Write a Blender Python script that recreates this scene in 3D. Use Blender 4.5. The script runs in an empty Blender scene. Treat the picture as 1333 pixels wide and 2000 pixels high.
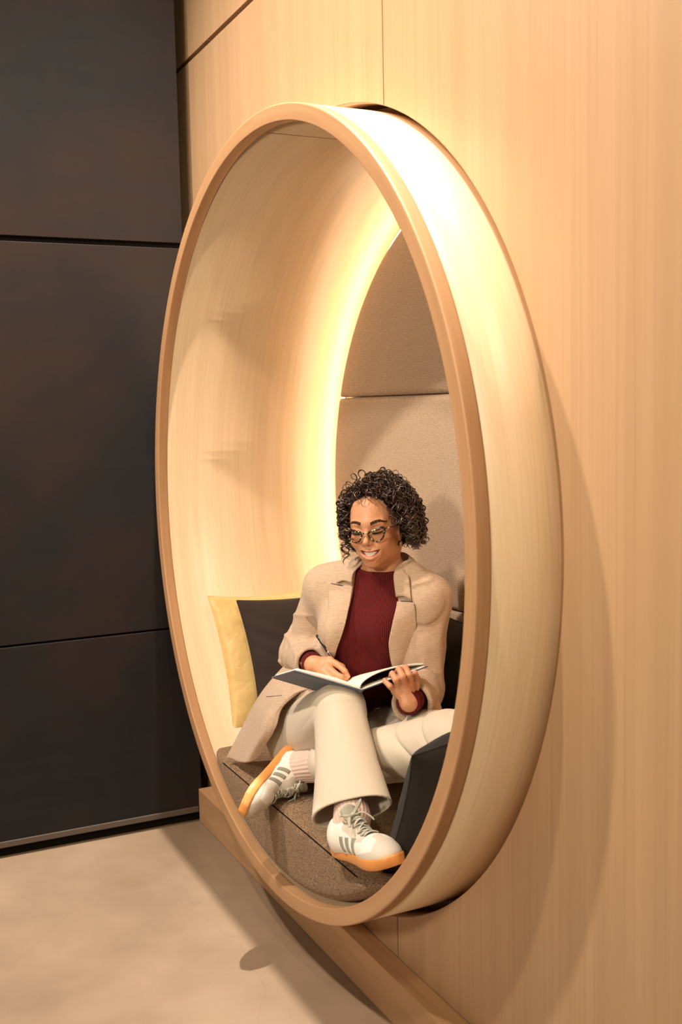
import bpy, math, random
import numpy as np
from mathutils import Vector, Matrix, geometry

rng = np.random.default_rng(7)
random.seed(7)
SC = bpy.context.scene
COL = SC.collection

# ------------------------------------------------------------------ camera
F_PX, YAW, PITCH, ROLL = 2130.67, 0.44394, -0.09593, 0.02133
CAM = np.array([-1.13009, -3.5595, 1.37345])
cam_d = bpy.data.cameras.new('camera')
cam_d.sensor_fit = 'VERTICAL'
cam_d.sensor_height = 36.0
cam_d.lens = F_PX / 2000 * 36.0
cam_d.clip_start = 0.05
cam_d.dof.use_dof = True
cam_d.dof.focus_distance = 2.72
cam_d.dof.aperture_fstop = 5.0
cam_o = bpy.data.objects.new('camera', cam_d)
COL.objects.link(cam_o)
SC.camera = cam_o


def cam_axes():
    def rot(d):
        cr, sr = math.cos(ROLL), math.sin(ROLL)
        d = np.array([cr * d[0] + sr * d[2], d[1], -sr * d[0] + cr * d[2]])
        cp, sp = math.cos(PITCH), math.sin(PITCH)
        d = np.array([d[0], cp * d[1] - sp * d[2], sp * d[1] + cp * d[2]])
        cy, sy = math.cos(YAW), math.sin(YAW)
        return np.array([cy * d[0] + sy * d[1], -sy * d[0] + cy * d[1], d[2]])
    return rot(np.array([1., 0, 0])), rot(np.array([0, 1., 0])), rot(np.array([0, 0, 1.]))


_r, _f, _u = cam_axes()
cam_o.matrix_world = Matrix(((_r[0], _u[0], -_f[0], CAM[0]), (_r[1], _u[1], -_f[1], CAM[1]),
                             (_r[2], _u[2], -_f[2], CAM[2]), (0, 0, 0, 1)))

# ------------------------------------------------------------------ light
SC.view_settings.view_transform = 'Standard'
SC.view_settings.look = 'None'
SC.view_settings.gamma = 1.0
SC.view_settings.use_curve_mapping = False
SC.view_settings.exposure = -0.15
w = bpy.data.worlds.new('world')
SC.world = w
w.use_nodes = True
w.node_tree.nodes['Background'].inputs[0].default_value = (1.0, 0.78, 0.56, 1)
w.node_tree.nodes['Background'].inputs[1].default_value = 0.21


def spot(name, loc, target, power, col, size, radius, blend=0.5):
    d = bpy.data.lights.new(name, 'SPOT')
    d.energy = power
    d.color = col
    d.spot_size = math.radians(size)
    d.spot_blend = blend
    d.shadow_soft_size = radius
    o = bpy.data.objects.new(name, d)
    COL.objects.link(o)
    o.location = loc
    v = Vector(target) - Vector(loc)
    o.rotation_euler = v.to_track_quat('-Z', 'Y').to_euler()
    return o


WARM = (1.0, 0.74, 0.47)
spot('ceiling_or_fill_spot', (-1.45, -1.95, 3.42), (0.0, -1.2, 0.8), 190, (1.0, 0.83, 0.66), 95, 0.055, 0.9)
spot('ceiling_or_fill_spot', (-1.62, -0.72, 3.42), (0.0, -1.2, 0.8), 350, (1.0, 0.85, 0.70), 95, 0.055, 0.9)
spot('wall_washer', (-0.105, -0.95, 5.5), (-0.35, -1.3, 0.0), 2000, (1.0, 0.90, 0.78), 44, 0.03, 0.6)
spot('ceiling_or_fill_spot', (-0.9, -4.2, 3.7), (0.05, -0.6, 1.3), 190, (1.0, 0.78, 0.52), 70, 0.12, 1.0)  # unseen fill spot, aimed to brighten the left side of the liner
spot('room_fill', (-4.4, -3.9, 2.9), (0.3, -1.1, 1.55), 760, (1.0, 0.84, 0.64), 50, 0.30, 1.0)  # added frontal fill for the niche, stands in for unseen room lights

# ------------------------------------------------------------------ helpers


def tag(o, label=None, cat=None, group=None, kind=None):
    if label:
        o['label'] = label
    if cat:
        o['category'] = cat
    if group:
        o['group'] = group
    if kind:
        o['kind'] = kind
    return o


def empty(name, loc=(0, 0, 0)):
    o = bpy.data.objects.new(name, None)
    o.empty_display_size = 0.05
    COL.objects.link(o)
    o.location = loc
    return o


def link(name, me, mat=None, parent=None, smooth=True):
    o = bpy.data.objects.new(name, me)
    COL.objects.link(o)
    if mat is not None:
        me.materials.append(mat)
    if smooth:
        me.polygons.foreach_set('use_smooth', np.ones(len(me.polygons), dtype=bool))
    if parent is not None:
        o.parent = parent
        o.matrix_parent_inverse = Matrix.Translation(parent.location).inverted()
    return o


class MB:
    """collects vertices and faces of one mesh"""

    def __init__(self):
        self.v = []
        self.f = []

    def add(self, vs, fs):
        b = len(self.v)
        self.v.extend([tuple(float(c) for c in q) for q in vs])
        self.f.extend([tuple(int(i) + b for i in q) for q in fs])
        return b

    def box(self, lo, hi):
        x0, y0, z0 = lo
        x1, y1, z1 = hi
        self.add([(x0, y0, z0), (x1, y0, z0), (x1, y1, z0), (x0, y1, z0), (x0, y0, z1), (x1, y0, z1), (x1, y1, z1), (x0, y1, z1)],
                 [(0, 3, 2, 1), (4, 5, 6, 7), (0, 1, 5, 4), (1, 2, 6, 5), (2, 3, 7, 6), (3, 0, 4, 7)])

    def tube(self, pts, r, n=8, flat=1.0, ref=(0, 0, 1), closed=False, caps=True):
        pts = np.asarray(pts, float)
        m = len(pts)
        r = np.broadcast_to(np.asarray(r, float), (m,))
        if closed:
            T = np.roll(pts, -1, 0) - np.roll(pts, 1, 0)
        else:
            T = np.gradient(pts, axis=0)
        T /= np.linalg.norm(T, axis=1)[:, None] + 1e-12
        ref = np.broadcast_to(np.asarray(ref, float), (m, 3)).copy()
        S = np.cross(T, ref)
        bad = np.linalg.norm(S, axis=1) < 1e-3
        S[bad] = np.cross(T[bad], (0.3, 0.9, 0.2))
        S /= np.linalg.norm(S, axis=1)[:, None]
        N = np.cross(S, T)
        a = np.linspace(0, 2 * np.pi, n, endpoint=False)
        V = pts[:, None] + (np.cos(a)[None, :, None] * S[:, None] + flat * np.sin(a)[None, :, None] * N[:, None]) * r[:, None, None]
        F = []
        k = m if closed else m - 1
        for i in range(k):
            j = (i + 1) % m
            for q in range(n):
                p = (q + 1) % n
                F.append((i * n + q, i * n + p, j * n + p, j * n + q))
        if caps and not closed:
            F.append(tuple(range(n))[::-1])
            F.append(tuple((m - 1) * n + q for q in range(n)))
        self.add(V.reshape(-1, 3), F)

    def grid(self, G, closed_u=False, closed_v=False, flip=False):
        G = np.asarray(G, float)
        m, n = G.shape[:2]
        F = []
        for i in range(m if closed_u else m - 1):
            for j in range(n if closed_v else n - 1):
                i2, j2 = (i + 1) % m, (j + 1) % n
                q = (i * n + j, i * n + j2, i2 * n + j2, i2 * n + j)
                F.append(q[::-1] if flip else q)
        self.add(G.reshape(-1, 3), F)

    def sheet(self, G, th):
        """closed thin slab from a grid of points: th along the surface normal"""
        G = np.asarray(G, float)
        du = np.gradient(G, axis=0)
        dv = np.gradient(G, axis=1)
        N = np.cross(du, dv)
        N /= np.linalg.norm(N, axis=2)[:, :, None] + 1e-12
        A, B = G + N * th * 0.5, G - N * th * 0.5
        m, n = G.shape[:2]
        b = len(self.v)
        self.grid(A)
        self.grid(B, flip=True)
        o = m * n
        F = []
        for i in range(m - 1):
            F.append((b + i * n, b + (i + 1) * n, b + o + (i + 1) * n, b + o + i * n))
            F.append((b + (i + 1) * n + n - 1, b + i * n + n - 1, b + o + i * n + n - 1, b + o + (i + 1) * n + n - 1))
        for j in range(n - 1):
            F.append((b + j + 1, b + j, b + o + j, b + o + j + 1))
            F.append((b + (m - 1) * n + j, b + (m - 1) * n + j + 1, b + o + (m - 1) * n + j + 1, b + o + (m - 1) * n + j))
        self.f.extend(F)

    def mesh(self, name):
        me = bpy.data.meshes.new(name)
        me.from_pydata(self.v, [], self.f)
        me.update()
        return me

    def build(self, name, mat=None, parent=None, smooth=True, bevel=0, segs=2, subsurf=0):
        o = link(name, self.mesh(name), mat, parent, smooth)
        if bevel:
            b = o.modifiers.new('bevel', 'BEVEL')
            b.width = bevel
            b.segments = segs
            b.limit_method = 'ANGLE'
            b.angle_limit = math.radians(40)
            o.modifiers.new('wn', 'WEIGHTED_NORMAL').keep_sharp = True
        if subsurf:
            s = o.modifiers.new('ss', 'SUBSURF')
            s.levels = s.render_levels = subsurf
        return o


def spline(P, n):
    """smooth Catmull-Rom curve through the points"""
    P = np.asarray(P, float)
    Q = np.vstack([2 * P[0] - P[1], P, 2 * P[-1] - P[-2]])
    t = np.linspace(0, len(P) - 1 - 1e-9, n)
    i = t.astype(int)
    u = (t - i)[:, None]
    a, b, c, d = Q[i], Q[i + 1], Q[i + 2], Q[i + 3]
    return 0.5 * (2 * b + (c - a) * u + (2 * a - 5 * b + 4 * c - d) * u ** 2 + (3 * b - a - 3 * c + d) * u ** 3)


def patch(C, m, n):
    """smooth surface through a small grid of control points"""
    C = np.asarray(C, float)
    A = np.stack([spline(C[i], n) for i in range(C.shape[0])])
    return np.stack([spline(A[:, j], m) for j in range(n)], 1)


# ------------------------------------------------------------------ materials
class NT:
    def __init__(self, name):
        self.m = bpy.data.materials.new(name)
        self.m.use_nodes = True
        self.t = self.m.node_tree
        self.b = self.t.nodes['Principled BSDF']
        self.tc = self.t.nodes.new('ShaderNodeTexCoord')

    def n(self, typ, **kw):
        nd = self.t.nodes.new('ShaderNode' + typ)
        for k, v in kw.items():
            if k.startswith('i_'):
                nd.inputs[k[2:].replace('_', ' ')].default_value = v
            else:
                setattr(nd, k, v)
        return nd

    def l(self, a, b):
        self.t.links.new(a, b)

    def noise(self, scale, vec=None, stretch=None, detail=4, rough=0.55, rot=None):
        mp = self.n('Mapping')
        self.l(vec or self.tc.outputs['Object'], mp.inputs[0])
        if stretch:
            mp.inputs['Scale'].default_value = stretch
        if rot:
            mp.inputs['Rotation'].default_value = rot
        t = self.n('TexNoise')
        t.inputs['Scale'].default_value = scale
        t.inputs['Detail'].default_value = detail
        t.inputs['Roughness'].default_value = rough
        self.l(mp.outputs[0], t.inputs['Vector'])
        return t.outputs[0]

    def ramp(self, fac, stops):
        r = self.n('ValToRGB')
        cr = r.color_ramp
        while len(cr.elements) < len(stops):
            cr.elements.new(0.5)
        for e, (p, c) in zip(cr.elements, stops):
            e.position = p
            e.color = (*c, 1)
        self.l(fac, r.inputs[0])
        return r.outputs[0]

    def mix(self, a, b, fac, mode='MIX'):
        m = self.n('Mix', data_type='RGBA', blend_type=mode)
        for s, v in ((6, a), (7, b)):
            if isinstance(v, tuple):
                m.inputs[s].default_value = (*v, 1)
            else:
                self.l(v, m.inputs[s])
        if isinstance(fac, (int, float)):
            m.inputs[0].default_value = fac
        else:
            self.l(fac, m.inputs[0])
        return m.outputs[2]

    def color(self, c):
        if isinstance(c, tuple):
            self.b.inputs['Base Color'].default_value = (*c, 1)
        else:
            self.l(c, self.b.inputs['Base Color'])

    def bump(self, h, strength=0.3, dist=0.001):
        b = self.n('Bump')
        b.inputs['Strength'].default_value = strength
        b.inputs['Distance'].default_value = dist
        self.l(h, b.inputs['Height'])
        pv = self.b.inputs['Normal'].links
        if pv:
            self.l(pv[0].from_socket, b.inputs['Normal'])
        self.l(b.outputs[0], self.b.inputs['Normal'])

    def set(self, rough=0.5, spec=0.5, **kw):
        self.b.inputs['Roughness'].default_value = rough
        self.b.inputs['Specular IOR Level'].default_value = spec
        for k, v in kw.items():
            self.b.inputs[k.replace('_', ' ')].default_value = v
        return self.m


def rgb(r, g, b):
    f = lambda c: ((c / 255) / 12.92 if c / 255 <= 0.04045 else ((c / 255 + 0.055) / 1.055) ** 2.4)
    return (f(r), f(g), f(b))


def plain(name, c, rough=0.5, spec=0.5, **kw):
    t = NT(name)
    nz = t.noise(60)
    t.color(t.mix(c, tuple(x * 0.86 for x in c), nz))
    return t.set(rough, spec, **kw)


def wood(name, c1, c2, stretch, uv=False, rough=0.38, fine=1.0):
    t = NT(name)
    vec = t.tc.outputs['UV'] if uv else t.tc.outputs['Object']
    a = t.noise(1.0, vec, stretch, 3, 0.5)
    f = t.noise(1.0, vec, tuple(s * 7 for s in stretch[:2]) + (stretch[2] * (2 if not uv else 7),), 4, 0.6)
    col = t.mix(c1, c2, t.ramp(a, [(0.38, (0, 0, 0)), (0.62, (1, 1, 1))]))
    col = t.mix(col, tuple(x * 0.86 for x in c2), t.ramp(f, [(0.5, (0, 0, 0)), (0.75, (0.75 * fine,) * 3)]))
    t.color(col)
    t.bump(f, 0.06, 0.001)
    return t.set(rough, 0.4)


M = {}
BE1, BE2 = (0.455, 0.292, 0.168), (0.415, 0.262, 0.146)
M['wall_wood'] = wood('beech veneer wall', BE1, BE2, (14, 14, 0.45))
M['veneer'] = wood('beech veneer curved', (0.72, 0.535, 0.345), (0.67, 0.485, 0.30), (0.6, 26, 1), uv=True)
M['lip'] = wood('solid beech edging', (0.44, 0.255, 0.13), (0.395, 0.22, 0.11), (2.5, 60, 1), uv=True, rough=0.42, fine=0.5)
M['base_wood'] = wood('beech skirting', (0.46, 0.27, 0.14), (0.40, 0.23, 0.115), (12, 0.5, 12))
M['black'] = plain('black void paint', (0.01, 0.008, 0.007), 0.9, 0.1)


def felt(name, c1, c2, scale=900, bump=0.6):
    t = NT(name)
    a = t.noise(scale, detail=2, rough=0.7)
    b = t.noise(35, detail=4)
    col = t.mix(c1, c2, t.ramp(a, [(0.38, (0, 0, 0)), (0.62, (1, 1, 1))]))
    col = t.mix(col, tuple(x * 0.8 for x in c1), t.ramp(b, [(0.35, (0, 0, 0)), (0.9, (0.5,) * 3)]))
    t.color(col)
    t.bump(a, bump, 0.0008)
    t.b.inputs['Sheen Weight'].default_value = 0.08
    t.b.inputs['Sheen Roughness'].default_value = 0.5
    return t.set(0.95, 0.15)


M['felt'] = felt('brown grey wool felt', (0.33, 0.215, 0.130), (0.085, 0.053, 0.032), 260)
M['panel_felt'] = felt('beige wool felt', (0.56, 0.42, 0.305), (0.27, 0.185, 0.12), 330)

# dark wall: blackened steel sheet
t = NT('blackened steel')
a = t.noise(1.1, detail=6, rough=0.65)
b = t.noise(1.0, None, (2.2, 2.2, 26), 4)
c = t.mix((0.0075, 0.009, 0.012), (0.029, 0.014, 0.009), t.ramp(a, [(0.42, (0, 0, 0)), (0.68, (1, 1, 1))]))
c = t.mix(c, (0.012, 0.012, 0.014), t.ramp(b, [(0.45, (0, 0, 0)), (0.7, (0.5,) * 3)]))
t.color(c)
t.bump(t.noise(500, detail=2), 0.15, 0.0004)
M['steel'] = t.set(0.5, 0.3)
M['steel_edge'] = plain('steel edge', (0.10, 0.075, 0.06), 0.4, 0.5)

# floor: polished concrete
t = NT('polished concrete')
a = t.noise(1.6, detail=7, rough=0.6)
b = t.noise(160, detail=2, rough=0.7)
v = t.n('TexVoronoi', feature='DISTANCE_TO_EDGE')
mp = t.n('Mapping')
t.l(t.tc.outputs['Object'], mp.inputs[0])
wn = t.noise(3.0, detail=5)
mx = t.n('Mix', data_type='VECTOR')
mx.inputs[0].default_value = 0.22
t.l(mp.outputs[0], mx.inputs[4])
cmb = t.n('CombineXYZ')
for q in range(3):
    t.l(wn, cmb.inputs[q])
t.l(cmb.outputs[0], mx.inputs[5])
t.l(mx.outputs[1], v.inputs['Vector'])
v.inputs['Scale'].default_value = 1.6
crack = t.ramp(v.outputs['Distance'], [(0.0, (1, 1, 1)), (0.0035, (0, 0, 0))])
col = t.mix((0.27, 0.195, 0.135), (0.165, 0.113, 0.072), t.ramp(a, [(0.35, (0, 0, 0)), (0.7, (1, 1, 1))]))
col = t.mix(col, (0.15, 0.095, 0.06), t.ramp(b, [(0.66, (0, 0, 0)), (0.76, (0.75,) * 3)]))
col = t.mix(col, (0.66, 0.56, 0.44), t.ramp(b, [(0.22, (0.6,) * 3), (0.30, (0, 0, 0))]))
col = t.mix(col, (0.16, 0.10, 0.06), t.mix((0, 0, 0), (0.22, 0.22, 0.22), crack))
t.color(col)
t.bump(b, 0.08, 0.0006)
M['concrete'] = t.set(0.42, 0.35)
M['ceiling'] = plain('ceiling paint', (0.42, 0.36, 0.29), 0.9)
t = NT('led strip')
t.b.inputs['Emission Color'].default_value = (1.0, 0.85, 0.58, 1)
t.b.inputs['Emission Strength'].default_value = 40
M['led'] = t.set(0.5)

# ------------------------------------------------------------------ structure
YC, ZC, RI, RO, XF = -1.0973, 1.11, 0.912, 0.95, -0.166
m = MB(); m.box((-5.5, -7.0, -0.06), (0.05, -0.10, 0.0))
tag(m.build('floor', M['concrete'], None, False), kind='structure')
m = MB(); m.box((-5.5, -7.0, 5.8), (0.05, 0.1, 5.86))
tag(m.build('ceiling', M['ceiling'], None, False), kind='structure')

# dark steel wall: panels with open joints
wf = empty('wall_far', (-2.5, -0.14, 0)); tag(wf, kind='structure')
for z0, z1 in ((0.05, 0.660), (0.667, 1.888), (1.905, 5.8)):
    m = MB(); m.box((-5.5, -0.14, z0), (-0.045, -0.118, z1))
    m.build('wall_panel', M['steel'], wf, False, bevel=0.0015)
m = MB(); m.box((-5.5, -0.122, 0.0), (-0.046, 0.045, 5.8)); m.box((-0.046, 0.03, 0.0), (0.05, 0.045, 5.8))
m.build('wall_backing', M['black'], wf, False)
m = MB(); m.box((-5.5, -0.146, 0.034), (-0.058, -0.121, 0.052))
tag(m.build('trim_1', M['steel_edge'], None, False, bevel=0.001), kind='structure')

# wood wall
wr = empty('wall_right', (0, -3, 0)); tag(wr, kind='structure')
RH = 0.965


def panel_mesh(y0, y1, z0, z1, th=0.018):
    """wall panel with the round opening cut from it: built column by column"""
    m = MB()
    ys = np.unique(np.concatenate([np.linspace(y0, y1, 3), np.clip(YC + RH * np.sin(np.linspace(-np.pi / 2, np.pi / 2, 181)), y0, y1)]))
    front = []
    for a, b in zip(ys[:-1], ys[1:]):
        if b - a < 1e-6:
            continue
        def cut(y):
            d = RH * RH - (y - YC) ** 2
            return math.sqrt(d) if d > 0 else -1
        ca, cb = cut(a), cut(b)
        if max(ca, cb) < 0:
            front.append([(a, z0), (b, z0), (b, z1), (a, z1)])
            continue
        ca, cb = max(ca, 0), max(cb, 0)
        lo_a, lo_b = ZC - ca, ZC - cb
        hi_a, hi_b = ZC + ca, ZC + cb
        if min(lo_a, lo_b) > z0 or max(lo_a, lo_b) > z0 + 1e-6:
            front.append([(a, z0), (b, z0), (b, min(z1, max(lo_b, z0))), (a, min(z1, max(lo_a, z0)))])
        if min(hi_a, hi_b) < z1:
            front.append([(a, max(z0, hi_a)), (b, max(z0, hi_b)), (b, z1), (a, z1)])
    for q in front:
        m.add([(0, y, z) for y, z in q] + [(th, y, z) for y, z in q],
              [(0, 3, 2, 1)[::-1], (4, 5, 6, 7)[::-1], (0, 1, 5, 4), (1, 2, 6, 5), (2, 3, 7, 6), (3, 0, 4, 7)])
    return m


G = 0.0022
cols = [(-0.306, 0.028), (-1.4393, -0.306), (-2.573, -1.4393), (-3.706, -2.573), (-4.84, -3.706), (-7.0, -4.84)]
for y0, y1 in cols:
    for z0, z1 in ((0.0, 2.472), (2.488, 5.8)):
        m = panel_mesh(y0 + G, y1 - G, z0, z1)
        o = m.build('wall_panel', M['wall_wood'], wr, False)
m = MB(); m.box((0.03, -7.0, 2.2), (0.05, 0.02, 5.8))
m.box((0.03, -7.0, 0.0), (0.05, YC - 1.0, 2.2))
m.box((0.03, YC + 1.0, 0.0), (0.05, 0.02, 2.2))
m.box((0.03, YC - 0.26, 0.0), (0.05, YC + 0.26, 0.13))
m.build('wall_backing', M['base_wood'], wr, False)
m = MB(); m.box((-0.055, -7.0, 0.0), (-0.0005, -0.14, 0.112))
tag(m.build('baseboard_right', M['base_wood'], None, False, bevel=0.003), kind='structure')

# ------------------------------------------------------------------ round nook
nook = empty('seating_nook', (0.14, YC, ZC - RO))
tag(nook, 'round beech framed seating niche built into the wood wall', 'seating nook')


def ring(name, prof, mat, n=220, parent=None):
    """lathe a closed profile of (x, radius) round the nook axis, with running UVs"""
    prof = np.asarray(prof, float)
    k = len(prof)
    a = np.linspace(0, 2 * np.pi, n, endpoint=False)
    V = np.stack([np.broadcast_to(prof[:, 0], (n, k)), YC + np.sin(a)[:, None] * prof[:, 1], ZC + np.cos(a)[:, None] * prof[:, 1]], 2)
    me = bpy.data.meshes.new(name)
    F = [(i * k + j, i * k + (j + 1) % k, ((i + 1) % n) * k + (j + 1) % k, ((i + 1) % n) * k + j) for i in range(n) for j in range(k)]
    me.from_pydata(V.reshape(-1, 3).tolist(), [], F)
    L = np.concatenate([[0], np.cumsum(np.linalg.norm(np.roll(prof, -1, 0) - prof, axis=1))])
    uv = me.uv_layers.new(name='UVMap')
    dat = np.zeros((len(F), 4, 2))
    for i in range(n):
        for j in range(k):
            s0, s1 = i / n * 5.8, (i + 1) / n * 5.8
            dat[i * k + j] = [(s0, L[j]), (s0, L[j + 1]), (s1, L[j + 1]), (s1, L[j])]
    uv.data.foreach_set('uv', dat.ravel())
    me.update()
    return link(name, me, mat, parent, True)


def rounded(pts, r, seg=4):
    """round the corners of a closed profile"""
    P = np.asarray(pts, float)
    out = []
    for i in range(len(P)):
        a, b, c = P[i - 1], P[i], P[(i + 1) % len(P)]
        u = (a - b) / np.linalg.norm(a - b)
        v = (c - b) / np.linalg.norm(c - b)
        p, q = b + u * r, b + v * r
        for s in np.linspace(0, 1, seg + 1):
            out.append((1 - s) ** 2 * p + 2 * s * (1 - s) * b + s * s * q)
        out.append(q + v * 0.0005)
    return out


LIPD = 0.030
ring('front_edging', rounded([(XF, RI - 0.0), (XF + LIPD, RI - 0.0), (XF + LIPD, RO), (XF, RO)], 0.004), M['lip'], parent=nook)
ring('outer_shell', [(XF + LIPD + 0.0006, RO - 0.0008), (0.10, RO - 0.0008), (0.10, RO - 0.012), (XF + LIPD + 0.0006, RO - 0.012)], M['veneer'], parent=nook)
ring('inner_liner', [(XF + LIPD + 0.0006, RI + 0.0008), (XF + LIPD + 0.0006, RI + 0.012), (0.50, RI + 0.012), (0.50, RI + 0.0008)], M['veneer'], parent=nook)
ring('wall_sleeve', [(0.001, RH - 0.001), (0.10, RH - 0.001), (0.10, RH + 0.012), (0.019, RH + 0.012)], M['base_wood'], parent=nook)
ring('gap_closer', [(0.100, RI + 0.02), (0.100, RH + 0.012), (0.104, RH + 0.012), (0.104, RI + 0.02)], M['base_wood'], parent=nook)
ring('light_strip', [(0.446, RI - 0.036), (0.446, RI - 0.043), (0.453, RI - 0.043), (0.453, RI - 0.036)], M['led'], parent=nook)
m = MB()
n = 128
a = np.linspace(0, 2 * np.pi, n, endpoint=False)
for x in (0.475, 0.50):
    m.add([(x, YC + RI * 1.01 * np.sin(q), ZC + RI * 1.01 * np.cos(q)) for q in a], [tuple(range(n)) if x > 0.49 else tuple(range(n))[::-1]])
m.build('back_board', M['base_wood'], nook, False)


def slab(z0, z1, R=0.860, x0=0.424, x1=0.474, rr=0.018, ny=90, nz=44):
    """padded upholstery panel: a horizontal slice of a disc with soft edges"""
    m = MB()
    u = np.linspace(-1, 1, ny)
    us = np.sign(u) * (1 - (1 - np.abs(u)) ** 2.0)
    v = np.linspace(-1, 1, nz)
    vs = np.sign(v) * (1 - (1 - np.abs(v)) ** 2.2)
    zz = (z0 + z1) / 2 + vs * (z1 - z0) / 2
    zz = np.clip(zz, ZC - R * 0.9995, ZC + R * 0.9995)
    Gd = np.zeros((nz, ny, 3))
    for i in range(nz):
        hw = math.sqrt(max(R * R - (zz[i] - ZC) ** 2, 1e-6))
        y = us * hw
        dz = min(zz[i] - z0, z1 - zz[i])
        d = np.minimum(R - np.sqrt(y ** 2 + (zz[i] - ZC) ** 2), dz)
        e = np.clip(1 - np.clip(d, 0, rr) / rr, 0, 1)
        x = x0 + rr * (1 - np.sqrt(np.clip(1 - e * e, 0, 1)))
        Gd[i, :, 0] = x
        Gd[i, :, 1] = YC + y
        Gd[i, :, 2] = zz[i]
    m.grid(Gd, flip=False)
    B = Gd.copy(); B[:, :, 0] = x1
    m.grid(B, flip=True)
    o = ny * nz
    F = []
    for j in range(ny - 1):
        F.append((j + 1, j, o + j, o + j + 1)); k = (nz - 1) * ny
        F.append((k + j, k + j + 1, o + k + j + 1, o + k + j))
    for i in range(nz - 1):
        F.append((i * ny, (i + 1) * ny, o + (i + 1) * ny, o + i * ny)); k = ny - 1
        F.append(((i + 1) * ny + k, i * ny + k, o + i * ny + k, o + (i + 1) * ny + k))
    m.f.extend(F)
    return m


for z0, z1 in ((1.405, 1.98), (0.806, 1.403), (0.30, 0.804)):
    slab(z0, z1).build('back_panel', M['panel_felt'], nook)
m = MB(); m.tube([(x, YC, ZC + RI + 0.0006) for x in (-0.13, 0.1, 0.3, 0.45)], 0.0011, 6)
m.build('joint', M['base_wood'], nook)

# ------------------------------------------------------------------ implicit surfaces
def V3(*a):
    return np.array(a, dtype=np.float64)


def nrm(v):
    v = np.asarray(v, float)
    return v / np.linalg.norm(v)


def smin(a, b, k):
    h = np.clip(0.5 + 0.5 * (b - a) / k, 0, 1)
    return b * (1 - h) + a * h - k * h * (1 - h)


def smax(a, b, k):
    return -smin(-a, -b, k)


def cap(p, a, b, ra, rb=None):
    rb = ra if rb is None else rb
    a, b = np.asarray(a, float), np.asarray(b, float)
    ab = b - a
    q = p - a
    t = np.clip(q @ ab / (ab @ ab), 0, 1)
    return np.linalg.norm(q - t[:, None] * ab, axis=1) - (ra + (rb - ra) * t)


def ecap(p, a, b, ra, rb, ax, k):
    """capsule whose section is stretched by factor k along the unit axis ax"""
    ax = np.asarray(ax, float)
    s = (1 / k - 1)
    f = lambda v: v + (v @ ax)[..., None] * ax * s if v.ndim > 1 else v + (v @ ax) * ax * s
    return cap(f(p), f(np.asarray(a, float)), f(np.asarray(b, float)), ra, rb) * (1.0 if k > 1 else k)


def ell(p, c, r, R=None):
    q = p - np.asarray(c, float)
    if R is not None:
        q = q @ np.asarray(R, float).T
    r = np.asarray(r, float)
    k0 = np.linalg.norm(q / r, axis=1)
    k1 = np.linalg.norm(q / (r * r), axis=1) + 1e-9
    return np.where(k0 < 1e-4, -r.min(), k0 * (k0 - 1) / k1)


def wob(p, s, seed=0.0):
    """cheap smooth wobble, about -1..1"""
    x, y, z = (p * s).T
    return (np.sin(x * 1.7 + 2.1 * np.sin(y * 1.3 + seed) + seed) + np.sin(y * 1.9 + 1.7 * np.sin(z * 1.1 - seed)) +
            np.sin(z * 2.1 + 1.9 * np.sin(x * 0.9 + 2 * seed))) / 3


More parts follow.
